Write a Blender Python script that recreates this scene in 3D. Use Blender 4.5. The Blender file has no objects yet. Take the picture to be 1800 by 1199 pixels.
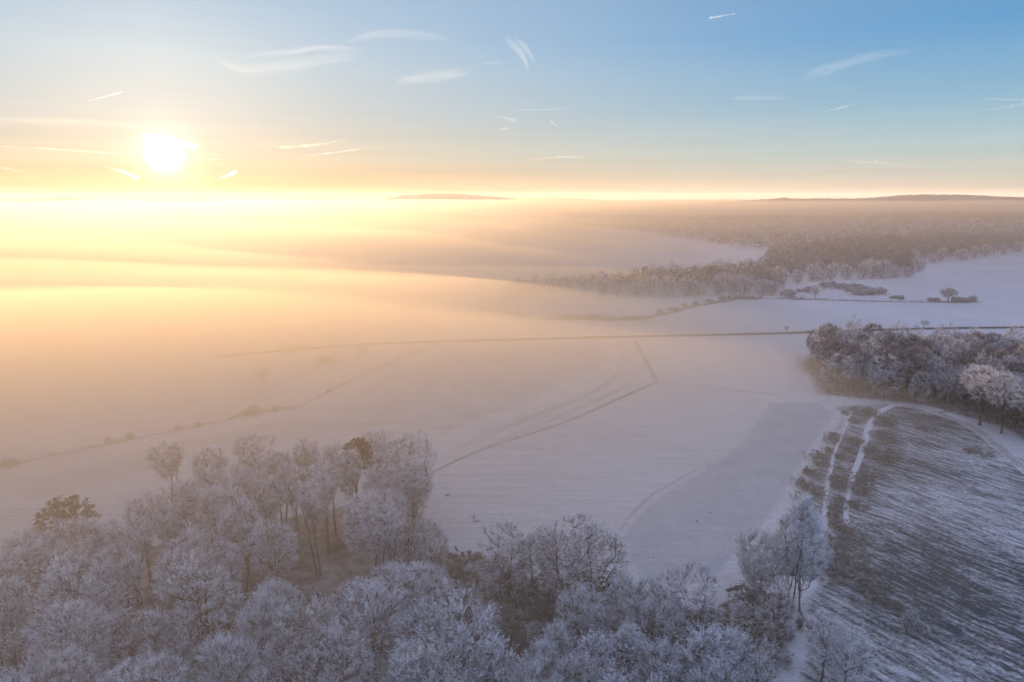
import bpy, math, random
import numpy as np
from math import radians, sin, cos, pi, atan2, sqrt, exp
from mathutils import Vector

# ---------------------------------------------------------------- camera
S = bpy.context.scene
COL = S.collection
PITCH = radians(11.8)
CAM_H = 100.0
cam_data = bpy.data.cameras.new('camera')
cam_data.sensor_width = 36.0
cam_data.lens = 24.0
cam_data.clip_start = 0.5
cam_data.clip_end = 200000.0
cam = bpy.data.objects.new('camera', cam_data)
cam.location = (0, 0, CAM_H)
cam.rotation_euler = (radians(90) - PITCH, 0, 0)
COL.objects.link(cam)
S.camera = cam

# ---------------------------------------------------------------- light
SUN_EL, SUN_AZ = 3.0, -26.2          # degrees; azimuth from +Y, negative = left
sd = Vector((sin(radians(SUN_AZ)) * cos(radians(SUN_EL)), cos(radians(SUN_AZ)) * cos(radians(SUN_EL)), sin(radians(SUN_EL))))
sun_data = bpy.data.lights.new('sun', 'SUN')
sun_data.energy = 5.0
sun_data.angle = radians(0.53)
sun_data.color = (1.0, 0.615, 0.315)
sun = bpy.data.objects.new('sun', sun_data)
sun.rotation_euler = (-sd).to_track_quat('-Z', 'Y').to_euler()
COL.objects.link(sun)

W = bpy.data.worlds.new('World')
S.world = W
W.use_nodes = True
nt = W.node_tree
nt.nodes.clear()
out = nt.nodes.new('ShaderNodeOutputWorld')
bg = nt.nodes.new('ShaderNodeBackground')
sky = nt.nodes.new('ShaderNodeTexSky')
sky.sky_type = 'NISHITA'
sky.sun_disc = False
sky.sun_elevation = radians(SUN_EL)
sky.sun_rotation = radians(SUN_AZ)
sky.altitude = 200.0
sky.air_density = 1.0
sky.dust_density = 1.2
sky.ozone_density = 2.0
bg.inputs['Strength'].default_value = 0.281
# the bright aureole the thin ice haze makes round the sun, by the angle to the sun
tc = nt.nodes.new('ShaderNodeTexCoord')
dot = nt.nodes.new('ShaderNodeVectorMath'); dot.operation = 'DOT_PRODUCT'
dot.inputs[1].default_value = sd
nrm = nt.nodes.new('ShaderNodeVectorMath'); nrm.operation = 'NORMALIZE'
nt.links.new(tc.outputs['Generated'], nrm.inputs[0])
nt.links.new(nrm.outputs[0], dot.inputs[0])
def wmath(op, a, b=None, clamp=False):
    n = nt.nodes.new('ShaderNodeMath'); n.operation = op; n.use_clamp = clamp
    for i, v in enumerate((a, b)):
        if v is None: continue
        if isinstance(v, (int, float)): n.inputs[i].default_value = v
        else: nt.links.new(v, n.inputs[i])
    return n.outputs[0]
mu = wmath('MAXIMUM', dot.outputs['Value'], 0.0)
def lobe(p, k):
    return wmath('MULTIPLY', wmath('POWER', mu, p), k)
def wramp(fac, stops):
    n = nt.nodes.new('ShaderNodeValToRGB'); e = n.color_ramp.elements
    while len(e) < len(stops): e.new(0.5)
    for i_, (p_, c_) in enumerate(stops):
        e[i_].position = p_; e[i_].color = tuple(((q / 255 + .055) / 1.055) ** 2.4 for q in c_) + (1,)
    nt.links.new(fac, n.inputs['Fac']); return n.outputs['Color']
def wmix(fac, a_, b_, mode='MIX'):
    n = nt.nodes.new('ShaderNodeMix'); n.data_type = 'RGBA'; n.blend_type = mode
    for s_, v_ in (('Factor', fac), ('A', a_), ('B', b_)):
        if isinstance(v_, (int, float)): n.inputs[s_].default_value = v_
        else: nt.links.new(v_, n.inputs[s_])
    return n.outputs['Result']
sep = nt.nodes.new('ShaderNodeSeparateXYZ'); nt.links.new(nrm.outputs[0], sep.inputs[0])
el_z = wmath('MAXIMUM', sep.outputs['Z'], 0.0)
# sunward share of the azimuth: 1 below the sun, 0 from about 60 degrees away on
hl = wmath('SQRT', wmath('ADD', wmath('MULTIPLY', sep.outputs['X'], sep.outputs['X']), wmath('ADD', wmath('MULTIPLY', sep.outputs['Y'], sep.outputs['Y']), 1e-5)))
ca = wmath('DIVIDE', wmath('ADD', wmath('MULTIPLY', sep.outputs['X'], sin(radians(SUN_AZ))), wmath('MULTIPLY', sep.outputs['Y'], cos(radians(SUN_AZ)))), hl)
da = wmath('ARCCOSINE', ca)
mr = nt.nodes.new('ShaderNodeMapRange'); mr.interpolation_type = 'SMOOTHSTEP'
mr.inputs['From Min'].default_value = -0.25; mr.inputs['From Max'].default_value = 1.12
mr.inputs['To Min'].default_value = 1.0; mr.inputs['To Max'].default_value = 0.0
nt.links.new(da, mr.inputs['Value'])
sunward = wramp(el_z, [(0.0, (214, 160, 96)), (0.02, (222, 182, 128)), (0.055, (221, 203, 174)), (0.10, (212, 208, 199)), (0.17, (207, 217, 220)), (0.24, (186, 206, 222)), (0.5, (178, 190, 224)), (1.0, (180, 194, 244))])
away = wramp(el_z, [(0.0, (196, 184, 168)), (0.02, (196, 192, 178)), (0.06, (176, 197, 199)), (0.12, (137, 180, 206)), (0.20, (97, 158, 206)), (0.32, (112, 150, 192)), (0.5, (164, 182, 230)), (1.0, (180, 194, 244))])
# faint drawn-out streaks of high cloud low in the sky
wm = nt.nodes.new('ShaderNodeMapping'); wm.inputs['Scale'].default_value = (2.2, 2.2, 95.0); wm.inputs['Rotation'].default_value = (0.012, -0.02, 0)
nt.links.new(nrm.outputs[0], wm.inputs['Vector'])
wn_ = nt.nodes.new('ShaderNodeTexNoise'); wn_.inputs['Scale'].default_value = 1.0; wn_.inputs['Detail'].default_value = 5.0; wn_.inputs['Roughness'].default_value = 0.6
nt.links.new(wm.outputs[0], wn_.inputs['Vector'])
low = nt.nodes.new('ShaderNodeMapRange'); low.inputs['From Min'].default_value = 0.02; low.inputs['From Max'].default_value = 0.13
low.inputs['To Min'].default_value = 0.42; low.inputs['To Max'].default_value = 0.07
nt.links.new(el_z, low.inputs['Value'])
streak = wmath('ADD', wmath('MULTIPLY', wmath('SUBTRACT', wn_.outputs['Fac'], 0.5), low.outputs[0]), 1.0)
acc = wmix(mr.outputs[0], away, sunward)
acc = wmix(0.006, acc, sky.outputs[0])
AUR = [(20000.0, 6.0, (1, .95, .84)), (8000.0, 1.1, (1, .93, .78)), (1400.0, 0.38, (1, .89, .70)), (90.0, 0.16, (1, .87, .70))]
for p, k, c in AUR:
    sc_ = nt.nodes.new('ShaderNodeVectorMath'); sc_.operation = 'SCALE'
    sc_.inputs[0].default_value = c
    nt.links.new(lobe(p, k), sc_.inputs['Scale'])
    acc = wmix(1.0, acc, sc_.outputs[0], 'ADD')
stv = nt.nodes.new('ShaderNodeVectorMath'); stv.operation = 'SCALE'
nt.links.new(acc, stv.inputs[0]); nt.links.new(streak, stv.inputs['Scale'])
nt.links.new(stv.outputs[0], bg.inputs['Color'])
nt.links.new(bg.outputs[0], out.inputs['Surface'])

S.view_settings.view_transform = 'Standard'
S.view_settings.look = 'None'
S.view_settings.gamma = 1.0
S.view_settings.exposure = 1.85
S.view_settings.use_curve_mapping = False
S.render.engine = 'CYCLES'
cy = S.cycles
cy.max_bounces = 6
cy.diffuse_bounces = 3
cy.glossy_bounces = 1
cy.transmission_bounces = 2
cy.volume_bounces = 2
cy.transparent_max_bounces = 64
cy.use_denoising = True

# ---------------------------------------------------------------- helpers
RNG = np.random.default_rng(7)
random.seed(7)
FPX = 1200.0
CP, SP = cos(PITCH), sin(PITCH)

def ray(px, py):
    a, b = (px - 900.0) / FPX, (599.5 - py) / FPX
    return (a, CP + b * SP, -SP + b * CP)

def hz(x, y):
    """height of the land (metres): nearly flat, a wooded rise far on the right"""
    x = np.asarray(x, float); y = np.asarray(y, float)
    h = 34.0 * np.exp(-((x - 1500.0) / 800.0) ** 2 - ((y - 2300.0) / 700.0) ** 2)
    h = h + 1.2 * np.sin(x / 170.0 + 0.7) * np.sin(y / 230.0 + 0.4)
    h = h - 1.5 * np.clip((-x - 150.0) / 400.0, 0.0, 4.0)
    return h

def at(px, py):
    """the point of the land under a photo pixel"""
    d = ray(px, py)
    z = 0.0
    for _ in range(12):
        t = (z - CAM_H) / d[2]
        x, y = d[0] * t, d[1] * t
        z = float(hz(x, y))
    return x, y, z

def mesh_obj(name, v, f, mats, parent=None, smooth=False, mat_idx=None):
    """v (n,3) array; f (m,k) int array or list of faces"""
    me = bpy.data.meshes.new(name)
    v = np.asarray(v, np.float32)
    if isinstance(f, np.ndarray):
        k = f.shape[1]
        me.vertices.add(len(v)); me.vertices.foreach_set('co', v.ravel())
        me.loops.add(f.size); me.loops.foreach_set('vertex_index', f.astype(np.int32).ravel())
        me.polygons.add(len(f))
        me.polygons.foreach_set('loop_start', (np.arange(len(f)) * k).astype(np.int32))
        if smooth: me.polygons.foreach_set('use_smooth', np.ones(len(f), bool))
        me.update(calc_edges=True)
    else:
        me.from_pydata([tuple(map(float, p)) for p in v], [], [list(q) for q in f])
        if smooth:
            for p in me.polygons: p.use_smooth = True
    for m in (mats if isinstance(mats, (list, tuple)) else [mats]): me.materials.append(m)
    if mat_idx is not None: me.polygons.foreach_set('material_index', np.asarray(mat_idx, np.int32))
    o = bpy.data.objects.new(name, me)
    COL.objects.link(o)
    if parent is not None: o.parent = parent
    return o

def tag(o, label=None, cat=None, group=None, kind=None):
    if label: o['label'] = label
    if cat: o['category'] = cat
    if group: o['group'] = group
    if kind: o['kind'] = kind
    return o

def mat(name):
    m = bpy.data.materials.new(name); m.use_nodes = True
    t = m.node_tree
    b = t.nodes['Principled BSDF']
    b.inputs['Roughness'].default_value = 0.9
    b.inputs['Specular IOR Level'].default_value = 0.15
    return m, t, b

def N(t, typ, **kw):
    n = t.nodes.new(typ)
    for k, v in kw.items():
        if k in n.inputs.keys() if not hasattr(n, k) else False: n.inputs[k].default_value = v
        else: setattr(n, k, v)
    return n

def noise(t, vec, scale, detail=4.0, rough=0.55):
    n = t.nodes.new('ShaderNodeTexNoise')
    n.inputs['Scale'].default_value = scale; n.inputs['Detail'].default_value = detail; n.inputs['Roughness'].default_value = rough
    if vec is not None: t.links.new(vec, n.inputs['Vector'])
    return n.outputs['Fac']

def mapping(t, vec, scale=(1, 1, 1), rot=0.0, loc=(0, 0, 0)):
    n = t.nodes.new('ShaderNodeMapping')
    n.inputs['Scale'].default_value = scale; n.inputs['Rotation'].default_value = (0, 0, rot); n.inputs['Location'].default_value = loc
    t.links.new(vec, n.inputs['Vector'])
    return n.outputs[0]

def ramp(t, fac, stops):
    n = t.nodes.new('ShaderNodeValToRGB')
    e = n.color_ramp.elements
    while len(e) < len(stops): e.new(0.5)
    for i, (p, c) in enumerate(stops):
        e[i].position = p; e[i].color = (*c, 1) if len(c) == 3 else c
    t.links.new(fac, n.inputs['Fac'])
    return n.outputs['Color']

def mathn(t, op, a, b=None, clamp=False):
    n = t.nodes.new('ShaderNodeMath'); n.operation = op; n.use_clamp = clamp
    for i, v in enumerate((a, b)):
        if v is None: continue
        if isinstance(v, (int, float)): n.inputs[i].default_value = v
        else: t.links.new(v, n.inputs[i])
    return n.outputs[0]

def mixc(t, fac, a, b):
    n = t.nodes.new('ShaderNodeMix'); n.data_type = 'RGBA'
    for s, v in (('Factor', fac), ('A', a), ('B', b)):
        if isinstance(v, (int, float)): n.inputs[s].default_value = v
        elif isinstance(v, tuple): n.inputs[s].default_value = (*v, 1)
        else: t.links.new(v, n.inputs[s])
    return n.outputs['Result']

def objco(t):
    return t.nodes.new('ShaderNodeTexCoord').outputs['Object']

def bump(t, b, height, strength=0.4, dist=0.2):
    n = t.nodes.new('ShaderNodeBump'); n.inputs['Strength'].default_value = strength; n.inputs['Distance'].default_value = dist
    t.links.new(height, n.inputs['Height']); t.links.new(n.outputs[0], b.inputs['Normal'])
# ---------------------------------------------------------------- the land
def snow_nodes(t, amount=0.52):
    """the colour of the thin snow over the fields, and its relief"""
    co = objco(t)
    big = noise(t, mapping(t, co, (1, 1, 1), 0.3), 0.008, 3.0)
    rows = noise(t, mapping(t, co, (0.035, 0.9, 1), 0.6), 1.0, 3.0, 0.6)
    fine = noise(t, co, 0.55, 6.0, 0.7)
    s = mathn(t, 'ADD', mathn(t, 'MULTIPLY', rows, 0.45), mathn(t, 'ADD', mathn(t, 'MULTIPLY', fine, 0.35), mathn(t, 'MULTIPLY', big, 0.25)))
    fac = ramp(t, s, [(amount - 0.10, (1, 1, 1)), (amount + 0.14, (0, 0, 0))])
    return mixc(t, mathn(t, 'MULTIPLY', fac, 0.52), (0.84, 0.84, 0.86), (0.33, 0.30, 0.26)), s
M_SNOW, t, b = mat('thin field snow')
c_, s_ = snow_nodes(t)
t.links.new(c_, b.inputs['Base Color'])
bump(t, b, s_, 0.35, 0.3)

nr, na = 230, 480
rr = 6.0 * (9950.0 / 6.0) ** (np.arange(nr) / (nr - 1))
aa = np.arange(na) * 2 * pi / na
R_, A_ = np.meshgrid(rr, aa, indexing='ij')
gx, gy = R_ * np.sin(A_), R_ * np.cos(A_)
gv = np.stack([gx, gy, hz(gx, gy)], -1).reshape(-1, 3)
gv = np.vstack([gv, [[0, 0, float(hz(0, 0))]]])
i, j = np.meshgrid(np.arange(nr - 1), np.arange(na), indexing='ij')
j2 = (j + 1) % na
gf = np.stack([i * na + j, (i + 1) * na + j, (i + 1) * na + j2, i * na + j2], -1).reshape(-1, 4)
jj = np.arange(na)
faces_c = np.stack([np.full(na, nr * na), jj, (jj + 1) % na, (jj + 1) % na], -1)
o = mesh_obj('ground', gv, gf, M_SNOW, smooth=True)
# close the small middle disc under the camera
mesh_obj('ground_middle', gv[np.r_[nr * na, np.arange(na)]], [list(range(1, na + 1))[::-1]], M_SNOW)['kind'] = 'structure'
o['kind'] = 'structure'
# ---------------------------------------------------------------- sheets on the land
def poly_grid(poly, step):
    """vertices and quads of a regular grid clipped to a polygon (world xy) and each vertex's distance to its edge"""
    P = np.array(poly, float)
    lo, hi = P.min(0) - step, P.max(0) + step
    xs = np.arange(lo[0], hi[0], step); ys = np.arange(lo[1], hi[1], step)
    X, Y = np.meshgrid(xs, ys, indexing='ij')
    d = np.full(X.shape, 1e9); inside = np.zeros(X.shape, bool)
    n = len(P)
    for a in range(n):
        p, q = P[a], P[(a + 1) % n]
        e = q - p; L = max((e ** 2).sum(), 1e-9)
        u = np.clip(((X - p[0]) * e[0] + (Y - p[1]) * e[1]) / L, 0, 1)
        d = np.minimum(d, np.hypot(X - p[0] - u * e[0], Y - p[1] - u * e[1]))
        c = ((p[1] > Y) != (q[1] > Y)) & (X < (q[0] - p[0]) * (Y - p[1]) / (q[1] - p[1] + 1e-12) + p[0])
        inside ^= c
    return X, Y, d, inside
def sheet(name, poly, step, m, dz, kind='structure', edge=6.0):
    X, Y, d, ins = poly_grid(poly, step)
    keep = ins[:-1, :-1] | ins[1:, :-1] | ins[:-1, 1:] | ins[1:, 1:]
    ny = X.shape[1]
    i, j = np.nonzero(keep)
    f = np.stack([i * ny + j, (i + 1) * ny + j, (i + 1) * ny + j + 1, i * ny + j + 1], -1)
    used, inv = np.unique(f, return_inverse=True)
    f = inv.reshape(f.shape)
    v = np.stack([X.ravel()[used], Y.ravel()[used], hz(X, Y).ravel()[used] + dz], -1)
    o = mesh_obj(name, v, f.astype(np.int32), m, smooth=True)
    at_ = o.data.attributes.new('inset', 'FLOAT', 'POINT')
    sgn = np.where(ins, d, -d).ravel()[used]
    at_.data.foreach_set('value', np.clip(sgn / edge, -1, 1).astype(np.float32))
    if kind: o['kind'] = kind
    return o
def resample(pts, step):
    P = np.array(pts, float)
    # Catmull-Rom through the points
    Q = np.vstack([2 * P[0] - P[1], P, 2 * P[-1] - P[-2]])
    outp = []
    for a in range(1, len(Q) - 2):
        n = max(2, int(np.hypot(*(Q[a + 1] - Q[a])[:2]) / step))
        for u in np.linspace(0, 1, n, endpoint=False):
            outp.append(0.5 * (2 * Q[a] + (Q[a + 1] - Q[a - 1]) * u + (2 * Q[a - 1] - 5 * Q[a] + 4 * Q[a + 1] - Q[a + 2]) * u ** 2 + (3 * Q[a] - Q[a - 1] - 3 * Q[a + 1] + Q[a + 2]) * u ** 3))
    outp.append(Q[-2])
    return np.array(outp)
def strip(name, px, width, m, dz, step=6.0, cols=5, kind='structure', parent=None, wfun=None):
    """a ribbon on the land along a line given in photo pixels"""
    P = resample([at(*p)[:2] for p in px], step)
    T = np.gradient(P, axis=0); T /= np.linalg.norm(T, axis=1)[:, None] + 1e-9
    Nn = np.stack([-T[:, 1], T[:, 0]], -1)
    u = np.linspace(-1, 1, cols)
    wv = np.full(len(P), width) if wfun is None else width * wfun(np.linspace(0, 1, len(P)))
    X = P[:, None, 0] + Nn[:, None, 0] * u[None] * wv[:, None] / 2
    Y = P[:, None, 1] + Nn[:, None, 1] * u[None] * wv[:, None] / 2
    v = np.stack([X, Y, hz(X, Y) + dz], -1).reshape(-1, 3)
    i, j = np.meshgrid(np.arange(len(P) - 1), np.arange(cols - 1), indexing='ij')
    f = np.stack([i * cols + j, (i + 1) * cols + j, (i + 1) * cols + j + 1, i * cols + j + 1], -1).reshape(-1, 4)
    o = mesh_obj(name, v, f, m, smooth=True, parent=parent)
    a = o.data.attributes.new('inset', 'FLOAT', 'POINT')
    a.data.foreach_set('value', np.tile(1 - np.abs(u), (len(P), 1)).ravel().astype(np.float32))
    # make sure it faces up
    if o.data.polygons[0].normal.z < 0: o.data.flip_normals()
    if kind: o['kind'] = kind
    return o
def inset(t):
    n = t.nodes.new('ShaderNodeAttribute'); n.attribute_name = 'inset'
    return n.outputs['Fac']

def edge_material(name, col, cover, soft=0.35, scale=0.35, snow=None):
    """dead grass or bare soil showing through the snow, ragged towards the sheet's edge"""
    m, t, b = mat(name)
    co = objco(t)
    n1 = noise(t, co, scale, 6.0, 0.7)
    n2 = noise(t, co, scale * 0.12, 3.0)
    s = mathn(t, 'ADD', mathn(t, 'MULTIPLY', n1, 0.65), mathn(t, 'MULTIPLY', n2, 0.35))
    e = mathn(t, 'DIVIDE', inset(t), soft, True)
    k = mathn(t, 'ADD', s, mathn(t, 'SUBTRACT', mathn(t, 'MULTIPLY', e, cover), 0.72))
    fac = mathn(t, 'MULTIPLY', ramp(t, k, [(0.30 - 0.26, (0, 0, 0)), (0.62 - 0.26, (1, 1, 1))]), mathn(t, 'MULTIPLY', e, 3.0, True))
    c0, s0 = snow_nodes(t)
    if snow is not None: c0 = mixc(t, mathn(t, 'MULTIPLY', e, 1.0, True), c0, snow)
    t.links.new(mixc(t, fac, c0, col), b.inputs['Base Color'])
    bump(t, b, s0, 0.35, 0.3)
    return m
M_VERGE = edge_material('frosted verge grass', (0.26, 0.225, 0.19), 0.38)
M_FURROW = edge_material('bare furrow soil', (0.33, 0.30, 0.29), 0.50)
M_FAINT = edge_material('thinly snowed stubble', (0.46, 0.43, 0.42), 0.40)
M_ROADSIDE = edge_material('roadside grass', (0.16, 0.13, 0.10), 0.85, 0.5)
M_HEDGEBOT = edge_material('hedge bottom grass', (0.20, 0.165, 0.12), 0.75, 0.6)

# the lower crop field, its thin snow greyer than the rest
M_CROP = edge_material('winter crop under thin snow', (0.46, 0.48, 0.51), 0.47, 0.9, 0.9)
def W2(pts): return [at(*p)[:2] for p in pts]
sheet('crop_field', W2([(1075, 948), (1105, 905), (1150, 868), (1210, 833), (1262, 800), (1300, 768), (1345, 705), (1435, 705), (1490, 712), (1450, 770), (1410, 830), (1385, 890), (1330, 960), (1290, 1000), (1260, 1040), (1120, 1040)]), 2.5, M_CROP, 0.05, edge=4.0)
M_STUB = edge_material('stubble under thin snow', (0.50, 0.44, 0.40), 0.36, 0.9, 0.5)
sheet('stubble_field', W2([(745, 800), (850, 755), (1000, 690), (1075, 655), (1095, 604), (900, 606), (780, 618), (640, 665), (530, 722), (440, 735), (200, 790), (20, 830), (-40, 900), (60, 905), (200, 870), (400, 800)]), 5.0, M_STUB, 0.05, edge=14.0)

strip('field_margin', [(745, 838), (850, 790), (1000, 740), (1090, 700), (1155, 672)], 3.2, M_FURROW, 0.11, wfun=lambda u: 0.7 + 0.5 * u)
strip('field_margin', [(800, 790), (930, 735), (1040, 690), (1090, 655), (1100, 625), (1082, 603)], 6.0, M_FAINT, 0.10)
strip('field_margin', [(870, 780), (1000, 725), (1080, 690), (1128, 660), (1135, 640), (1112, 597)], 4.0, M_FAINT, 0.12)
strip('field_margin', [(1118, 600), (1135, 632), (1155, 672)], 3.0, M_FURROW, 0.14)
strip('field_margin', [(1150, 672), (1230, 680), (1330, 690), (1435, 700)], 2.6, M_FAINT, 0.13)
strip('field_margin', [(1135, 619), (1200, 618), (1380, 622)], 2.5, M_FAINT, 0.10)
strip('field_margin', [(1085, 940), (1110, 905), (1150, 868), (1210, 833), (1232, 822)], 1.6, M_FAINT, 0.15)
strip('field_margin', [(-60, 835), (10, 818), (120, 795), (200, 779), (320, 755), (400, 739), (440, 724), (520, 717), (600, 677), (690, 635), (775, 605)], 3.6, M_VERGE, 0.11)
strip('field_margin', [(-20, 870), (150, 832), (300, 795), (440, 758)], 2.2, M_FAINT, 0.12)
strip('field_margin', [(380, 740), (440, 700), (540, 650), (610, 622)], 2.4, M_FAINT, 0.10)
strip('hedge_bank', [(955, 561), (1040, 562), (1120, 562), (1165, 553), (1215, 540), (1285, 528)], 9.0, M_HEDGEBOT, 0.10)
strip('hedge_bank', [(1285, 526), (1330, 525), (1400, 526), (1500, 529), (1600, 531), (1720, 531)], 6.0, M_HEDGEBOT, 0.14)
strip('hedge_bank', [(800, 548), (850, 545), (890, 549), (925, 559)], 7.0, M_HEDGEBOT, 0.10)

# the road: asphalt, its dark grass verges, the white edge lines
M_ASPH, t, b = mat('wet asphalt')
t.links.new(ramp(t, noise(t, objco(t), 0.6, 5.0), [(0.3, (0.05, 0.048, 0.046)), (0.7, (0.085, 0.08, 0.078))]), b.inputs['Base Color'])
b.inputs['Roughness'].default_value = 0.65
M_LINE, t, b = mat('worn white paint')
t.links.new(ramp(t, noise(t, objco(t), 1.5, 4.0), [(0.35, (0.45, 0.44, 0.42)), (0.6, (0.78, 0.77, 0.75))]), b.inputs['Base Color'])
ROAD = [(380, 628), (480, 618), (640, 606), (800, 600), (950, 596), (1100, 592), (1300, 588), (1420, 584.5), (1500, 581.5), (1650, 577.5), (1800, 575.5), (2000, 572)]
strip('road_verge', ROAD, 11.0, M_ROADSIDE, 0.12)
strip('road', ROAD, 5.6, M_ASPH, 0.20, cols=5)
RW = resample([at(*p)[:2] for p in ROAD], 6.0)
def offset_line(P, off):
    T = np.gradient(P, axis=0); T /= np.linalg.norm(T, axis=1)[:, None] + 1e-9
    return P + np.stack([-T[:, 1], T[:, 0]], -1) * off
def ribbon_world(name, P, width, m, dz):
    A, B = offset_line(P, -width / 2), offset_line(P, width / 2)
    v = np.stack([A, B], 1).reshape(-1, 2)
    v = np.column_stack([v, hz(v[:, 0], v[:, 1]) + dz])
    n = len(P); k = np.arange(n - 1) * 2
    o = mesh_obj(name, v, np.stack([k, k + 2, k + 3, k + 1], -1), m)
    if o.data.polygons[0].normal.z < 0: o.data.flip_normals()
    o['kind'] = 'structure'; return o
for s_ in (-1, 1):
    ribbon_world('road_edge_line', offset_line(RW, 2.5 * s_), 0.14, M_LINE, 0.225)

# the cleared plantation on the right: rows of brash, grass and snow
M_CLEAR, t, b = mat('snowed brash rows')
co = objco(t)
warp = mixc(t, 0.5, mapping(t, co, (1, 1, 1)), (0.0, 0.0, 0.0))
wn = t.nodes.new('ShaderNodeTexNoise'); wn.inputs['Scale'].default_value = 0.03; wn.inputs['Detail'].default_value = 3.0
t.links.new(co, wn.inputs['Vector'])
wv_ = t.nodes.new('ShaderNodeVectorMath'); wv_.operation = 'MULTIPLY_ADD'
t.links.new(wn.outputs['Color'], wv_.inputs[0]); wv_.inputs[1].default_value = (8, 8, 0); t.links.new(co, wv_.inputs[2])
rot = mapping(t, wv_.outputs[0], (1, 1, 1), radians(57))
rows_a = noise(t, mapping(t, rot, (0.10, 0.60, 1)), 1.0, 3.0, 0.55)
rows_b = noise(t, mapping(t, rot, (0.30, 1.2, 1), 0, (30, 11, 0)), 1.0, 4.0, 0.65)
fine = noise(t, co, 1.1, 6.0, 0.75)
patch = noise(t, co, 0.022, 4.0, 0.6)
s = mathn(t, 'ADD', mathn(t, 'MULTIPLY', rows_a, 0.42), mathn(t, 'ADD', mathn(t, 'MULTIPLY', rows_b, 0.30), mathn(t, 'ADD', mathn(t, 'MULTIPLY', fine, 0.42), mathn(t, 'MULTIPLY', patch, 0.40))))
e = mathn(t, 'MULTIPLY', mathn(t, 'SUBTRACT', 1.0, mathn(t, 'MULTIPLY', inset(t), 1.0, True)), 0.45)
s2 = mathn(t, 'ADD', s, e)
tone = ramp(t, noise(t, co, 0.05, 4.0), [(0.48, (0.040, 0.060, 0.068)), (0.70, (0.075, 0.070, 0.074))])
fac = ramp(t, s2, [(0.70, (0, 0, 0)), (0.88, (1, 1, 1))])
c0, s0 = snow_nodes(t)
t.links.new(mixc(t, fac, tone, c0), b.inputs['Base Color'])
bump(t, b, s, 0.8, 0.6)
CLEAR_PX = [(1447, 712), (1500, 707), (1555, 706), (1620, 716), (1690, 738), (1750, 768), (1830, 815), (2100, 960), (2500, 1150), (2600, 1500), (1345, 1500), (1372, 1180), (1395, 1110), (1388, 1045), (1440, 1000), (1442, 930), (1395, 880), (1392, 862), (1420, 815), (1450, 770), (1480, 735)]
sheet('clearing_ground', W2(CLEAR_PX), 2.0, M_CLEAR, 0.07, edge=5.0)
M_TRACK = edge_material('trodden snow track', (0.26, 0.22, 0.19), -0.5, 1.0, 0.5, (0.78, 0.79, 0.81))
TRACK_A = [(1700, 742), (1640, 718), (1580, 712), (1545, 726), (1527, 752), (1517, 790), (1502, 830), (1491, 870), (1487, 905), (1490, 925)]
strip('snow_track', TRACK_A, 3.0, M_TRACK, 0.20, step=3.0, wfun=lambda u: 1.25 - 0.75 * u)
TRACK_B = [(1497, 722), (1478, 770), (1466, 800), (1455, 850), (1450, 900), (1447, 950), (1440, 1000), (1425, 1035), (1405, 1060), (1398, 1100), (1392, 1135), (1385, 1160)]
strip('snow_track', TRACK_B, 1.3, M_TRACK, 0.16, step=3.0, wfun=lambda u: 0.6 + 1.2 * u)
strip('field_margin', [(1640, 722), (1700, 745), (1760, 790), (1830, 850)], 5.0, M_VERGE, 0.12)

# woodland floors: leaf litter and snow
M_LITTER = edge_material('leaf litter with snow', (0.13, 0.10, 0.085), 0.50, 0.5, 0.3, (0.70, 0.69, 0.70))
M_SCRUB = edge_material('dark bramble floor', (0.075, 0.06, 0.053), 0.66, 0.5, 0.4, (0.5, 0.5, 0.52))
FA_PX = [(-330, 1010), (-120, 985), (0, 975), (100, 965), (250, 955), (420, 925), (520, 900), (620, 880), (735, 872), (760, 905), (768, 985), (775, 1010), (760, 1060), (900, 1260), (-330, 1260)]
sheet('woodland_floor', W2(FA_PX), 4.0, M_LITTER, 0.08, edge=8.0)
FB_PX = [(762, 1000), (780, 985), (870, 983), (905, 1010), (1000, 1045), (1110, 1070), (1240, 1070), (1290, 1048), (1370, 1040), (1385, 1060), (1392, 1110), (1370, 1180), (1345, 1300), (840, 1300)]
sheet('woodland_floor', W2(FB_PX), 4.0, M_SCRUB, 0.09, edge=3.0)
FF_PX = [(1405, 632), (1430, 626), (1600, 628), (1800, 640), (2050, 650), (2050, 860), (1830, 800), (1760, 755), (1690, 735), (1620, 714), (1540, 706), (1440, 696), (1425, 672), (1400, 645)]
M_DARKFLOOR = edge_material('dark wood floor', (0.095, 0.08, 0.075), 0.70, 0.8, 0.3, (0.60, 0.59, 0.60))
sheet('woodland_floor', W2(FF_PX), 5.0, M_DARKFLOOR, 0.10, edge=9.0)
# ---------------------------------------------------------------- trees
def bark_material(name, dark, light):
    m, t, b = mat(name)
    co = objco(t)
    t.links.new(ramp(t, noise(t, mapping(t, co, (3, 3, 0.6)), 1.2, 5.0, 0.65), [(0.38, dark), (0.72, light)]), b.inputs['Base Color'])
    return m
def twig_material(name, bare, frost, lo=0.25, hi=0.75):
    """each twig's own share of hoarfrost over bare wood"""
    m, t, b = mat(name)
    n = t.nodes.new('ShaderNodeAttribute'); n.attribute_name = 'frost'
    k = mathn(t, 'MULTIPLY_ADD', n.outputs['Fac'], 1.0)
    fac = ramp(t, n.outputs['Fac'], [(lo, (0, 0, 0)), (hi, (1, 1, 1))])
    t.links.new(mixc(t, fac, bare, frost), b.inputs['Base Color'])
    return m
M_BARK = bark_material('beech bark', (0.055, 0.045, 0.038), (0.14, 0.125, 0.115))
M_BARKD = bark_material('dark bark', (0.050, 0.040, 0.033), (0.12, 0.10, 0.085))
M_FROST = twig_material('hoarfrosted twigs', (0.14, 0.115, 0.10), (0.80, 0.79, 0.80), 0.18, 0.62)
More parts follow.
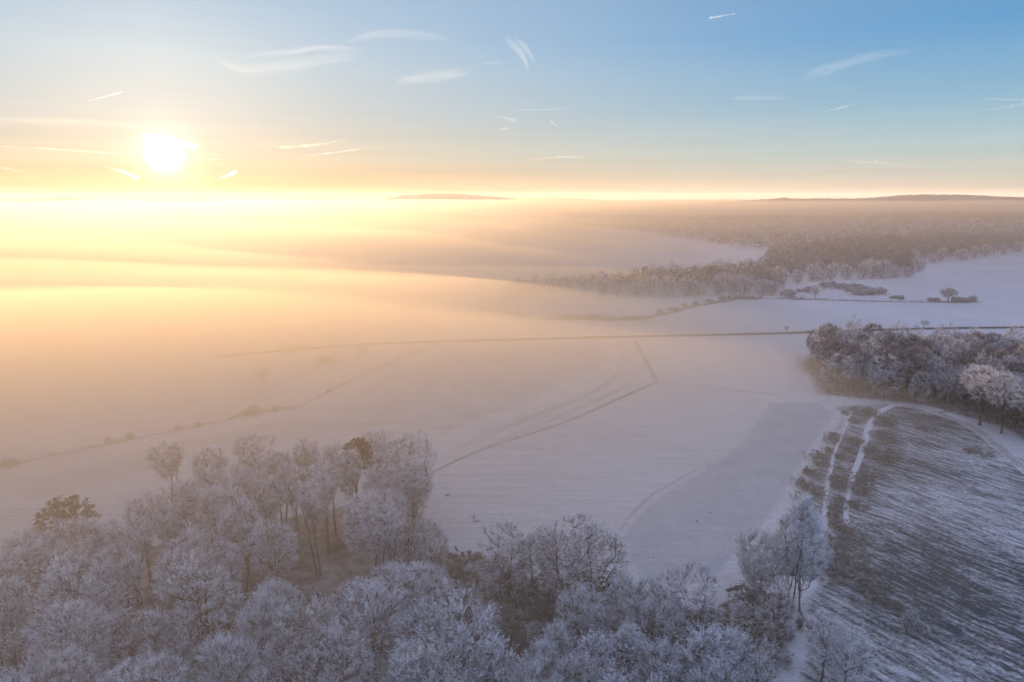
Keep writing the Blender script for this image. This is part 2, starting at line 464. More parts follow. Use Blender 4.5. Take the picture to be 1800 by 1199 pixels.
M_RIME = twig_material('white rime', (0.12, 0.10, 0.09), (0.82, 0.83, 0.85), 0.25, 0.70)
M_BARE = twig_material('bare brown twigs', (0.15, 0.13, 0.125), (0.56, 0.53, 0.53), 0.35, 0.85)
M_NEEDLE = twig_material('dark needles', (0.045, 0.048, 0.026), (0.34, 0.33, 0.30), 0.55, 1.0)
M_OAKLEAF = twig_material('withered oak leaves', (0.10, 0.062, 0.030), (0.42, 0.36, 0.30), 0.6, 1.05)
M_BRASH = twig_material('grey brash and frozen grass', (0.062, 0.066, 0.066), (0.50, 0.50, 0.52), 0.35, 0.95)
M_BRAMBLE = twig_material('bramble and dead grass', (0.10, 0.084, 0.077), (0.52, 0.50, 0.50), 0.35, 0.95)

class Tubes:
    def __init__(self): self.v = []; self.f = []; self.n = 0
    def add(self, P, R, k=5):
        P = np.asarray(P, float); R = np.asarray(R, float); m = len(P)
        T = np.gradient(P, axis=0); T /= np.linalg.norm(T, axis=1)[:, None] + 1e-9
        ref = np.array([0.31, 0.95, 0.05]) if abs(T[:, 2]).mean() > 0.6 else np.array([0.05, 0.1, 1.0])
        A = np.cross(T, ref); A /= np.linalg.norm(A, axis=1)[:, None] + 1e-9
        B = np.cross(T, A)
        ang = np.arange(k) * 2 * pi / k
        ring = P[:, None] + R[:, None, None] * (A[:, None] * np.cos(ang)[None, :, None] + B[:, None] * np.sin(ang)[None, :, None])
        self.v.append(ring.reshape(-1, 3))
        i, j = np.meshgrid(np.arange(m - 1), np.arange(k), indexing='ij')
        j2 = (j + 1) % k
        self.f.append(np.stack([i * k + j, i * k + j2, (i + 1) * k + j2, (i + 1) * k + j], -1).reshape(-1, 4) + self.n)
        self.n += m * k
    def build(self, name, m, parent=None):
        return mesh_obj(name, np.vstack(self.v), np.vstack(self.f), m, parent, smooth=True)

def blades(name, base, tip, width, frost, m, parent=None, rg=RNG):
    """thin twigs: one flat kite each from base to tip"""
    d = tip - base
    r = rg.normal(size=d.shape)
    s = np.cross(d, r); s /= np.linalg.norm(s, axis=1)[:, None] + 1e-9
    w = np.broadcast_to(np.asarray(width, float), (len(d),))[:, None] * 0.5
    mid = base + d * 0.45
    v = np.stack([base, mid + s * w, tip, mid - s * w], 1).reshape(-1, 3)
    f = np.arange(len(d) * 4).reshape(-1, 4)
    o = mesh_obj(name, v, f, m, parent)
    a = o.data.attributes.new('frost', 'FLOAT', 'FACE')
    a.data.foreach_set('value', frost.astype(np.float32))
    return o

def bez(a, b, c, n):
    u = np.linspace(0, 1, n)[:, None]
    return a * (1 - u) ** 2 + 2 * b * u * (1 - u) + c * u ** 2
def unit(v): return v / (np.linalg.norm(v, axis=-1, keepdims=True) + 1e-9)

def tree_parts(seed, H, CW, base_f=0.35, fork=0.30, nl=7, tips=230, subs=7, per=9, mats=(None, None), up=0.45, sub_len=1.5, tw_w=0.075,
               shape='dome', frost_mu=0.75, stems=1, lobes=0.22, lean=0.0, tw_len=0.42, inner=0.25, flare=1.0, grad=0.5):
    """trunk-and-limb mesh and crown mesh of one tree, its foot at the origin"""
    rg = np.random.default_rng(seed)
    tb = Tubes()
    z0 = H * base_f                       # bottom of the crown
    cz = (z0 + H) / 2; hh = (H - z0) / 2; rr_ = CW / 2
    # crown envelope with lobes
    lob = rg.normal(size=(9, 3)); lob = unit(lob); la = rg.uniform(-lobes, lobes, 9)
    def env(d):
        k = 1 + (np.exp(-(1 - d @ lob.T) * 5) * la).sum(-1)
        z = d[..., 2]
        if shape == 'cone': rad = np.where(z > 0, 1 - 0.55 * z, 1.0)
        elif shape == 'fan': rad = 0.72 + 0.40 * np.clip(z, -1, 1)
        elif shape == 'column': rad = np.ones_like(z)
        else: rad = 1 + 0.05 * z
        p = d * np.array([rr_, rr_, hh]) * k[..., None]
        p[..., :2] *= rad[..., None]
        return p + np.array([0, 0, cz])
    # stems
    limb_pts, limb_r = [], []
    r0 = 0.014 * H + 0.05
    for s in range(stems):
        az0 = rg.uniform(0, 6.28)
        off = np.array([cos(az0), sin(az0), 0]) * (0 if stems == 1 else rg.uniform(0.3, 0.9) * flare)
        fk = H * fork * rg.uniform(0.85, 1.2)
        topz = H * rg.uniform(0.80, 0.9)
        sp = rg.normal(size=3) * np.array([0.05, 0.05, 0]) * H * (1.0 if stems == 1 else 1.7 * flare)
        P = bez(off, off + np.array([sp[0] * 0.4 + lean, sp[1] * 0.4, topz * 0.5]), np.array([sp[0] + off[0], sp[1] + off[1], topz]), 12)
        P[1:-1, :2] += rg.normal(size=(10, 2)) * 0.10
        R = r0 / sqrt(stems) * (1 - np.linspace(0, 1, 12) ** 0.9 * 0.9)
        R[0] *= 1.35
        P[0, 2] -= 0.6
        tb.add(P, R, 7)
        limb_pts.append(P[5:]); limb_r.append(R[5:])
        n_l = max(3, int(nl / stems))
        for q in range(n_l):
            az = az0 + q * 2.399 + rg.normal() * 0.3
            h0 = fk + (topz * 0.86 - fk) * (q / n_l) * rg.uniform(0.8, 1.1)
            uu = np.clip(h0 / topz, 0, 1) * 11
            i0 = int(min(uu, 10)); st = P[i0] + (P[i0 + 1] - P[i0]) * (uu - i0)
            zc = rg.uniform(-0.35, 0.85)
            d = unit(np.array([cos(az) * sqrt(max(0, 1 - zc * zc)), sin(az) * sqrt(max(0, 1 - zc * zc)), zc]))
            e = env(d[None])[0]
            e = e * 0.80 + np.array([off[0], off[1], cz]) * 0.20
            if e[2] < st[2] + 0.5: e[2] = st[2] + rg.uniform(0.5, 2.5)
            c = st + (e - st) * np.array([0.62, 0.62, 0.30]) if shape != 'fan' else st + (e - st) * np.array([0.4, 0.4, 0.5])
            L = bez(st, c, e, 9)
            L[1:-1] += rg.normal(size=(7, 3)) * 0.16
            rl = R[i0] * 0.62
            Rl = np.linspace(rl, 0.035, 9)
            tb.add(L, Rl, 5)
            limb_pts.append(L[2:]); limb_r.append(Rl[2:])
    LP = np.vstack(limb_pts); LR = np.concatenate(limb_r)
    # branch tips spread over the shell, some inside
    d = unit(rg.normal(size=(tips * 2, 3)))
    d = d[(d[:, 2] > -0.75) | (rg.random(len(d)) < 0.3)][:tips]
    E = env(d)
    rad = np.where(rg.random(len(d)) < inner, rg.uniform(0.35, 0.8, len(d)), rg.uniform(0.82, 1.04, len(d)))[:, None]
    cen = np.array([0, 0, cz])
    E = cen + (E - cen) * rad
    E = E[E[:, 2] > 0.6]
    D = np.linalg.norm(E[:, None] - LP[None], axis=-1) + np.maximum(0, LP[None, :, 2] - E[:, None, 2] + 0.6) * 1.5
    near = D.argmin(1)
    bb, tt, ww, fr = [], [], [], []
    for q in range(len(E)):
        st = LP[near[q]]; e = E[q]
        mid = st + (e - st) * np.array([0.6, 0.6, 0.35])
        L = bez(st, mid, e, 4)
        tb.add(L, np.linspace(min(LR[near[q]] * 0.6, 0.07), 0.022, 4), 3)
    # fans of twigs at each tip
    K = len(E)
    outd = unit((E - cen) / np.array([rr_, rr_, hh]) + np.array([0, 0, up]) + 0.25 * unit(E - LP[near]))
    sd_ = unit(outd[:, None] + rg.normal(size=(K, subs, 3)) * 0.42)
    ln = sub_len * rg.uniform(0.6, 1.25, (K, subs, 1))
    sb = E[:, None] - outd[:, None] * rg.uniform(0.0, 0.9, (K, subs, 1)) * sub_len * 0.6
    se = sb + sd_ * ln
    tipf = np.clip(rg.normal(frost_mu, 0.16, (K, 1)), 0, 1)
    sf = np.clip(tipf + rg.normal(0, 0.10, (K, subs)), 0, 1)
    bb.append(sb.reshape(-1, 3)); tt.append(se.reshape(-1, 3)); ww.append(np.full(K * subs, tw_w * 0.8)); fr.append(sf.ravel() - 0.15)
    u = rg.uniform(0.15, 1.0, (K, subs, per, 1))
    tb_ = sb[:, :, None] + (se - sb)[:, :, None] * u
    td = unit(sd_[:, :, None] * 1.0 + rg.normal(size=(K, subs, per, 3)) * 0.55 + np.array([0, 0, 0.15]))
    te = tb_ + td * tw_len * rg.uniform(0.6, 1.4, (K, subs, per, 1))
    bb.append(tb_.reshape(-1, 3)); tt.append(te.reshape(-1, 3)); ww.append(np.full(K * subs * per, tw_w))
    fr.append(np.clip(sf[:, :, None] + rg.normal(0, 0.12, (K, subs, per)) + grad * (u[..., 0] - 0.55), 0, 1).ravel())
    return tb, np.vstack(bb), np.vstack(tt), np.concatenate(ww), np.concatenate(fr), rg

PROTO = {}
def proto(key, kind, mats, **kw):
    """keep the meshes of one tree to share among its copies"""
    tb, b0, t0, w0, f0, rg = tree_parts(**kw)
    tr = tb.build('trunk', mats[0])
    cr = blades('crown', b0, t0, w0, f0, mats[1], tr, rg)
    PROTO[key] = (kind, tr, cr, kw['H'], kw['CW'])
    tr['_p'] = 1
def place(key, x, y, H=None, W_=None, rz=None, label=None, cat='tree', group=None, first=[set()]):
    kind, tr, cr, h0, w0 = PROTO[key]
    root = bpy.data.objects.new(kind, None)
    root.empty_display_size = 1.0
    COL.objects.link(root)
    sz = (H or h0) / h0; sw = (W_ / w0) if W_ else sz
    root.location = (x, y, float(hz(x, y)))
    root.rotation_euler = (0, 0, RNG.uniform(0, 6.28) if rz is None else rz)
    root.scale = (sw, sw, sz)
    if key in first[0]:
        a = tr.copy(); c = cr.copy(); COL.objects.link(a); COL.objects.link(c)
    else:
        a, c = tr, cr; first[0].add(key)
        if '_p' in a: del a['_p']
    a.parent = root; c.parent = root
    tag(root, label, cat, group)
    return root

BK = (M_BARK, M_FROST)
for q in range(5):   # tall forest beeches: bare stem, round fine crown
    proto(f'beech{q}', 'beech_tree', BK, seed=20 + q, H=27, CW=[11, 12.5, 10, 13.5, 9.5][q], base_f=[.50, .46, .55, .44, .54][q], fork=.42, nl=8, tips=[320, 380, 300, 420, 270][q], subs=6, per=9, frost_mu=[.62, .70, .58, .68, .6][q], sub_len=1.5, tw_w=.075, up=.7, stems=[1, 2, 1, 1, 2][q], shape=['fan', 'dome', 'fan', 'dome', 'fan'][q], lobes=.4)
for q in range(4):   # nearer ones, thick with rime, the twigs swept up in plumes
    proto(f'rime{q}', 'rimed_tree', (M_BARK, M_RIME), seed=40 + q, H=22, CW=[12, 8, 14, 9][q], base_f=[.28, .22, .36, .2][q], fork=.28, nl=9, tips=[170, 125, 200, 130][q], subs=7, per=15, frost_mu=.66, grad=.7, sub_len=2.7, tw_w=.105, up=[.9, 1.1, .7, 1.2][q], tw_len=.5, shape=['dome', 'cone', 'dome', 'cone'][q], lobes=.5, inner=.22)
for q in range(3):   # bare brown trees of the dark wood
    proto(f'bare{q}', 'bare_tree', (M_BARKD, M_BARE), seed=60 + q, H=22, CW=[8, 9.5, 7][q], base_f=.30, fork=.30, nl=7, tips=260, subs=6, per=8, frost_mu=.50, sub_len=1.6, tw_w=.08, up=.8)
for q in range(3):   # frosted edge trees with crowns almost to the ground
    proto(f'edge{q}', 'frosted_tree', (M_BARK, M_FROST if q else M_RIME), seed=70 + q, H=22, CW=[11, 9, 13][q], base_f=[.12, .15, .2][q], fork=.2, nl=9, tips=[300, 240, 320][q], subs=6, per=10, frost_mu=.58, sub_len=1.6, tw_w=.07, up=.6, lobes=.5)
proto('fan', 'willow_tree', (M_BARKD, M_RIME), seed=81, H=16, CW=15, base_f=.12, fork=.10, nl=15, tips=480, subs=7, per=9, frost_mu=.74, grad=.3, sub_len=1.5, tw_w=.07, up=.6, shape='fan', stems=5, flare=2.6)
proto('poplar', 'poplar_tree', (M_BARKD, M_RIME), seed=82, H=26, CW=11, base_f=.13, fork=.14, nl=20, tips=640, subs=7, per=9, frost_mu=.76, grad=.3, sub_len=1.5, tw_w=.07, up=1.2, shape='cone', stems=5, flare=1.7, lobes=.35)
proto('pine', 'pine_tree', (M_BARKD, M_NEEDLE), seed=90, H=27, CW=8, base_f=.62, fork=.6, nl=9, tips=190, subs=9, per=10, frost_mu=.40, sub_len=.9, tw_w=.12, up=.3, tw_len=.35)
proto('oak', 'oak_tree', (M_BARKD, M_OAKLEAF), seed=91, H=17, CW=13, base_f=.3, fork=.25, nl=9, tips=230, subs=8, per=10, frost_mu=.40, sub_len=1.0, tw_w=.13, up=.2, tw_len=.35, lobes=.4)
proto('birch', 'birch_tree', (M_BARKD, M_FROST), seed=92, H=14, CW=6.5, base_f=.34, fork=.35, nl=8, tips=170, subs=6, per=9, frost_mu=.72, sub_len=1.1, tw_w=.055, up=.5)
proto('bush', 'frosted_bush', (M_BARKD, M_FROST), seed=93, H=4, CW=5, base_f=.02, fork=.05, nl=9, tips=110, subs=6, per=8, frost_mu=.50, sub_len=.9, tw_w=.08, up=.6, stems=4)
proto('thicket', 'bramble_thicket', (M_BARKD, M_BRAMBLE), seed=94, H=2.2, CW=6, lobes=.7, base_f=.0, fork=.05, nl=9, tips=75, subs=6, per=8, frost_mu=.58, sub_len=.8, tw_w=.10, up=.5, stems=4)

def top_at(px, py, H):
    """foot of a tree whose top shows at this pixel"""
    d = ray(px, py); z = 0.0
    for _ in range(10):
        t = (z + H - CAM_H) / d[2]; x, y = d[0] * t, d[1] * t; z = float(hz(x, y))
    return x, y

proto('hedge', 'frosted_tree', (M_BARK, M_FROST), seed=97, H=18, CW=13, base_f=.0, fork=.08, nl=10, tips=330, subs=6, per=8, frost_mu=.58, sub_len=1.7, tw_w=.11, up=.4, lobes=.3)
ORD = ['first', 'second', 'third', 'fourth', 'fifth', 'sixth', 'seventh', 'eighth', 'ninth', 'tenth', 'eleventh', 'twelfth', 'thirteenth', 'fourteenth', 'fifteenth', 'sixteenth', 'seventeenth', 'eighteenth', 'nineteenth', 'twentieth', 'twenty-first', 'twenty-second', 'twenty-third', 'twenty-fourth', 'twenty-fifth', 'twenty-sixth', 'twenty-seventh', 'twenty-eighth', 'twenty-ninth', 'thirtieth']
def inpoly(P, x, y):
    c = False; n = len(P)
    for a in range(n):
        p, q = P[a], P[(a + 1) % n]
        if (p[1] > y) != (q[1] > y) and x < (q[0] - p[0]) * (y - p[1]) / (q[1] - p[1]) + p[0]: c = not c
    return c
def pix(x, y, z):
    z = z - CAM_H
    f = y * CP - z * SP; u = y * SP + z * CP
    return 900 + FPX * x / f, 599.5 - FPX * u / f, f
taken = []
def free(x, y, r):
    return all((x - a) ** 2 + (y - b) ** 2 > ((r + c) * 0.5) ** 2 for a, b, c in taken)

# --- single trees one can point at
def solo(key, px, py, H, W_, label, cat='tree', foot=False, group=None, rz=None):
    x, y = at(px, py)[:2] if foot else top_at(px, py, H)
    taken.append((x, y, min(W_, 9)))
    return place(key, x, y, H, W_, rz, label, cat, group)
solo('pine', 626, 770, 28, 8.5, 'dark pine with a round green-brown top rising above the frosted crowns')
solo('oak', 112, 882, 17, 15, 'brown oak still in withered leaf at the far edge of the left wood')
solo('fan', 1345, 940, 18, 17, 'low spreading willow fanned out in white frost left of the tall poplar')
solo('poplar', 1415, 878, 29, 12.5, 'tall white-frosted poplar with dark bare stems beside the snowy track')
solo('edge1', 1372, 1030, 15, 6.5, 'slim frosted tree in front of the spreading willow')
solo('birch', 1455, 1086, 16, 7.5, 'slim young birch with a pale top alone on the brash rows')
solo('birch', 1497, 1112, 15, 7.0, 'fainter young birch leaning beside the pale-topped one on the brash rows', rz=1.0)
solo('beech3', 712, 768, 27, 14, 'wide bare beech standing tallest at the right end of the left wood')
solo('edge2', 725, 820, 22, 12, 'brown-grey tree with a low crown closing the right end of the left wood')
solo('edge0', 716, 914, 20, 11, 'pale dome-topped frosted tree below the right corner of the left wood')
solo('edge1', 757, 925, 17, 8, 'paler half-hidden tree beside the open snowfield right of the dome-topped one')
solo('beech0', 487, 792, 28, 9, 'tall vase-shaped beech above the back row of the left wood')
solo('beech2', 582, 786, 28, 9, 'narrow tall beech left of the dark round-topped pine')
solo('edge1', 893, 935, 20, 11, 'olive-tinted frosted tree at the left of the clump below the snowfield')
solo('edge2', 985, 917, 23, 18, 'broad-crowned frosted beech in the middle of the clump below the snowfield')
solo('edge1', 1046, 938, 21, 14, 'rounded frosted tree at the right of the clump below the snowfield')
solo('edge1', 940, 950, 18, 9, 'thin frosted tree between the olive-tinted one and the broad beech')
solo('rime2', 790, 1082, 22, 17, 'broad rimed tree with white plumes alone in the bottom centre')
solo('rime0', 655, 1035, 23, 14, 'large round rimed tree left of the dark scrub clearing')
solo('rime1', 702, 1158, 19, 8, 'small pointed rimed tree at the bottom edge left of the broad plumed one')
solo('rime3', 742, 1150, 18, 7, 'second small pointed rimed tree at the bottom edge under the broad plumed one')
solo('rime1', 872, 1130, 19, 9, 'spiky pointed rimed tree at the bottom edge right of the broad plumed one')
solo('rime2', 118, 1015, 25, 19, 'huge pale dome of a beech at the lower left corner of the wood')

for k_, (px_, py_, key_, H_, W_c, lab_) in enumerate([(500, 946, 'beech0', 27, 11, 'bare-stemmed beech at the left of the snowy opening in the left wood'), (524, 976, 'beech2', 26, 10, 'bare-stemmed beech with a leaning dark stem in the snowy opening'), (577, 972, 'beech4', 27, 10, 'twin-stemmed beech beside the stand-in thicket'),
        (432, 1062, 'beech0', 27, 12, 'lone tall dark stem standing in the hollow of the left wood'), (378, 934, 'beech2', 26, 11, 'forked bare-stemmed beech left of the snowy opening'), (306, 916, 'beech4', 26, 11, 'slanting twin stem in the back of the left wood under the haze'), (478, 1000, 'beech2', 25, 9, 'slender dark stem between the hollow and the snowy opening'), (620, 946, 'beech0', 27, 10, 'bare-stemmed beech behind the stand-in thicket'), (660, 905, 'beech2', 27, 11, 'bare-stemmed beech under the dark round-topped pine'), (10, 1170, 'beech4', 26, 12, 'cluster of dark stems at the very left edge of the picture'), (545, 915, 'beech0', 27, 11, 'bare-stemmed beech at the back of the snowy opening'), (450, 905, 'beech4', 27, 12, 'broad beech crown behind the hollow at the wood edge')]):
    solo(key_, px_, py_, H_, W_c, lab_, foot=True)
# --- the left wood
FA = [top_at(*p, 25) for p in [(-260, 960), (-100, 945), (0, 940), (60, 925), (190, 885), (300, 858), (400, 812), (470, 802), (600, 795), (690, 785), (738, 800), (735, 880), (700, 930), (735, 985), (735, 1050), (770, 1130), (780, 1270), (-260, 1270)]]
xs = [p[0] for p in FA]; ys = [p[1] for p in FA]
cand = []
rg = random.Random(5)
for _ in range(6000):
    x, y = rg.uniform(min(xs), max(xs)), rg.uniform(min(ys), max(ys))
    if not inpoly(FA, x, y): continue
    px, py, f = pix(x, y, 25)
    if px < -110 or py > 1290: continue
    if (490 < px < 650 and 868 < py < 985) or (395 < px < 470 and 935 < py < 1010): continue    # openings among bare stems
    r = 8.8 if y > 150 else 9.0
    ux, uy, _f = pix(x, y, 12)
    if 505 < ux < 660 and 850 < uy < 960: r = 13.0
    if free(x, y, r):
        taken.append((x, y, r)); cand.append((x, y))
cand.sort(key=lambda c: -c[1] - 0.42 * c[0] * 0)
# rows from the field edge towards the viewer
edge_y = lambda x: np.interp(x, [-160, -35], [205, 262])
depth = [(edge_y(x) - y, x, y) for x, y in cand]
depth.sort()
nrow = 9; per_row = int(math.ceil(len(depth) / nrow)); rows = [depth[k * per_row:(k + 1) * per_row] for k in range(nrow)]
ROWN = ['back row', 'second row', 'third row', 'fourth row', 'middle row', 'fourth front row', 'third front row', 'second front row', 'front row']
for k, row in enumerate(rows):
    row.sort(key=lambda c: c[1])
    for n, (dp, x, y) in enumerate(row):
        u = rg.random()
        if k < 4:
            key = 'beech%d' % rg.randrange(5); H = rg.uniform(23, 28); W_ = rg.uniform(8.5, 12.5)
            look = 'narrow' if W_ < 9.6 else ('broad' if W_ > 11.4 else 'round-crowned')
        else:
            key = ('rime%d' % rg.choice([0, 2, 2, 0, 1])) if u < 0.42 + 0.1 * (x > -60) else ('edge%d' % rg.randrange(3) if u < 0.7 else 'beech%d' % rg.choice([1, 3]))
            H = rg.uniform(17, 25.5); W_ = rg.uniform(8.5, 15.0) if key != 'rime1' else rg.uniform(7, 9)
            look = 'small frosted' if W_ < 10 else ('broad frosted' if W_ > 12.3 else 'rounded frosted')
        place(key, x, y, H, W_, None, f'{look} tree, {ORD[n]} from left in {ROWN[k]} of the left wood', 'tree', 'trees of the left wood')

# --- the plumed young trees along the bottom right
FB = [top_at(*p, 19) for p in [(925, 1095), (990, 1045), (1045, 1010), (1130, 1000), (1200, 992), (1260, 1035), (1240, 1075), (1330, 1105), (1350, 1290), (900, 1290)]]
xs = [p[0] for p in FB]; ys = [p[1] for p in FB]; cand = []
for _ in range(4000):
    x, y = rg.uniform(min(xs), max(xs)), rg.uniform(min(ys), max(ys))
    if inpoly(FB, x, y) and free(x, y, 7.2):
        taken.append((x, y, 7.2)); cand.append((x, y))
cand.sort(key=lambda c: -c[1])
nrow = 5; per_row = int(math.ceil(len(cand) / nrow))
for k in range(nrow):
    row = sorted(cand[k * per_row:(k + 1) * per_row])
    for n, (x, y) in enumerate(row):
        key = 'rime%d' % rg.choice([1, 3, 0, 3, 2]) if rg.random() < 0.86 - 0.45 * (k == 0) else 'edge%d' % rg.randrange(3)
        H = rg.uniform(15, 20); W_ = rg.uniform(6.5, 10.5)
        look = 'slender plumed' if W_ < 7.6 else ('wide plumed' if W_ > 9.4 else 'white plumed')
        place(key, x, y, H, W_, None, f'{look} tree, {ORD[n]} from left in {["back", "second", "third", "fourth", "bottom"][k]} row of the lower copse', 'tree', 'rimed trees of the lower right copse')

# --- the wood on the right
def sw(key, px, py, H, W_, label): return solo(key, px, py, H, W_, label, foot=True, group='trees of the right wood')
sw('edge1', 1437, 640, 22, 9, 'tall pinkish frosted tree at the left tip of the right wood')
sw('birch', 1470, 645, 22, 6, 'slim frosted tree just right of the tallest one at the wood tip')
sw('edge0', 1468, 690, 20, 15, 'broad frosted tree at the near left corner of the right wood')
sw('edge0', 1487, 660, 19, 10, 'rounded frosted tree behind the near left corner of the right wood')
sw('edge0', 1553, 702, 21, 16, 'bright white frosted tree on the front edge of the right wood')
sw('edge0', 1527, 693, 16, 9, 'smaller frosted tree touching the bright white one on its left')
sw('beech3', 1722, 748, 26, 17, 'large frosted tree on bare stems in front of the right wood')
sw('beech1', 1762, 762, 26, 16, 'large frosted tree right of the first bare-stemmed one')
sw('beech3', 1806, 775, 27, 17, 'large frosted tree at the right frame edge of the wood')
sw('edge1', 1610, 712, 15, 8, 'pale low frosted tree at the foot of the dark trees')
FFW = [at(*p)[:2] for p in [(1428, 632), (1600, 640), (1800, 652), (1960, 658), (1960, 820), (1820, 778), (1740, 735), (1690, 724), (1600, 706), (1500, 693), (1450, 684)]]
xs = [p[0] for p in FFW]; ys = [p[1] for p in FFW]; cand = []
for _ in range(5000):
    x, y = rg.uniform(min(xs), max(xs)), rg.uniform(min(ys), max(ys))
    if inpoly(FFW, x, y) and free(x, y, 6.8):
        px, py, f = pix(x, y, 20)
        if px > 1960: continue
        taken.append((x, y, 6.8)); cand.append((x, y))
cand.sort(key=lambda c: -c[1])
nrow = 7; per_row = int(math.ceil(len(cand) / nrow))
for k in range(nrow):
    row = sorted(cand[k * per_row:(k + 1) * per_row])
    for n, (x, y) in enumerate(row):
        fr = rg.random() < (0.36 if k < 5 else 0.6)
        key = ('edge%d' % rg.randrange(3)) if fr else 'bare%d' % rg.randrange(3)
        H = rg.uniform(18, 25); W_ = rg.uniform(8, 12)
        look = 'pale frosted' if fr else ('dark bare brown' if W_ < 10.2 else 'wide brown')
        place(key, x, y, H, W_, None, f'{look} tree, {ORD[n]} from left in {["back", "second", "third", "middle", "third front", "second front", "front"][k]} row of the right wood', 'tree', 'trees of the right wood')
# ---------------------------------------------------------------- the far woods
M_FAR = twig_material('far canopy', (0.070, 0.060, 0.055), (0.44, 0.42, 0.42), 0.45, 1.05)
def canopy_mass(name, pts, Hs, Ws, nb, frost_mu, rg, bl=1.5):
    """many tree crowns as clouds of short twigs over stems: one wood that reads as a mass"""
    n = len(pts)
    P = np.array(pts); z = hz(P[:, 0], P[:, 1])
    d = unit(rg.normal(size=(n, nb, 3))); d[..., 2] = np.abs(d[..., 2]) * 1.3 - 0.5
    hh = Hs * 0.46
    rad = rg.uniform(0.75, 1.05, (n, nb, 1)) * (1 + 0.18 * np.sin(d[..., :1] * 5 + rg.uniform(0, 6, (n, 1, 1))) * np.cos(d[..., 1:2] * 4))
    c = np.stack([P[:, 0], P[:, 1], z + Hs * 0.52], -1)[:, None]
    b = c + d * rad * np.stack([Ws / 2, Ws / 2, hh], -1)[:, None]
    t = b + unit(d + rg.normal(size=d.shape) * 0.5 + np.array([0, 0, .35])) * bl * rg.uniform(0.6, 1.5, (n, nb, 1))
    fr = np.clip(rg.normal(frost_mu, 0.15, (n, 1)) + rg.normal(0, 0.14, (n, nb)), 0, 1)
    # stems
    sb = np.stack([P[:, 0], P[:, 1], z - 0.5], -1); st = sb + np.stack([rg.normal(0, .4, n), rg.normal(0, .4, n), Hs * 0.8], -1)
    B = np.vstack([b.reshape(-1, 3), sb]); T = np.vstack([t.reshape(-1, 3), st])
    wd = np.concatenate([np.full(n * nb, bl * 0.42), np.full(n, 0.55)])
    o = blades(name, B, T, wd, np.concatenate([fr.ravel(), np.zeros(n)]), M_FAR, None, rg)
    o['kind'] = 'stuff'
    return o
def fill(polypx, spacing, rg, grow=0.0):
    P = np.array(W2(polypx))
    lo, hi = P.min(0), P.max(0)
    X, Y = np.meshgrid(np.arange(lo[0], hi[0], spacing), np.arange(lo[1], hi[1], spacing), indexing='ij')
    X = X + rg.uniform(-.45, .45, X.shape) * spacing; Y = Y + rg.uniform(-.45, .45, Y.shape) * spacing
    ins = np.zeros(X.shape, bool)
    for a in range(len(P)):
        p, q = P[a], P[(a + 1) % len(P)]
        ins ^= ((p[1] > Y) != (q[1] > Y)) & (X < (q[0] - p[0]) * (Y - p[1]) / (q[1] - p[1] + 1e-9) + p[0])
    return np.stack([X[ins], Y[ins]], -1)
rgf = np.random.default_rng(11)
G_NEAR = [(1345, 470), (1310, 480), (1230, 487), (1150, 494), (1060, 506), (960, 515), (900, 520), (870, 534), (960, 527), (1060, 522), (1180, 521), (1370, 519), (1378, 500), (1440, 492), (1605, 488), (1608, 464), (1700, 457), (1800, 442), (1990, 428), (1990, 414), (1800, 416), (1500, 424), (1352, 448)]
G_FAR = [(845, 386), (1000, 401), (1130, 413), (1250, 437), (1340, 447), (1352, 448), (1500, 424), (1800, 416), (1990, 414), (1990, 384), (1800, 384), (1620, 386), (1500, 387), (1300, 387), (1000, 384)]
p1 = fill(G_NEAR, 10.5, rgf)
# the front rank of the near wood stands as single trees
front = [(1062, 521), (1090, 521), (1118, 520), (1146, 520), (1174, 520), (1202, 520), (1230, 519), (1258, 519), (1286, 519), (1314, 519), (1342, 518), (1366, 518), (1380, 506), (1400, 499), (1424, 495), (1446, 493), (1468, 492), (1490, 491), (1512, 490), (1534, 489), (1556, 489), (1578, 488), (1598, 487), (1606, 478), (1612, 466), (1636, 463), (1660, 460), (1684, 458), (1708, 456), (1732, 452), (1756, 449), (1780, 445), (1800, 442)]
FW_ = np.array([at(*p)[:2] for p in front])
p1 = p1[np.linalg.norm(p1[:, None] - FW_[None], axis=-1).min(1) > 8.0]
canopy_mass('far_wood', p1, rgf.uniform(16, 24, len(p1)), rgf.uniform(9, 14, len(p1)), 90, 0.60, rgf)
p2 = fill(G_FAR, 24.0, rgf)
canopy_mass('distant_forest', p2, rgf.uniform(18, 28, len(p2)), rgf.uniform(20, 30, len(p2)), 70, 0.58, rgf, 2.6)
print('far trees', len(p1), len(p2))
for k, (px, py) in enumerate(front):
    x, y = at(px + rgf.uniform(-9, 9), py)[:2]
    place('hedge', x, y, rgf.uniform(12, 24), rgf.uniform(9, 19), None,
          f'{["pale", "grey", "rounded"][k % 3]} frosted tree, {ORD[k] if k < 30 else ["thirty-first", "thirty-second", "thirty-third"][k - 30]} from left along the far wood\'s front', 'tree', 'trees along the front of the far wood')
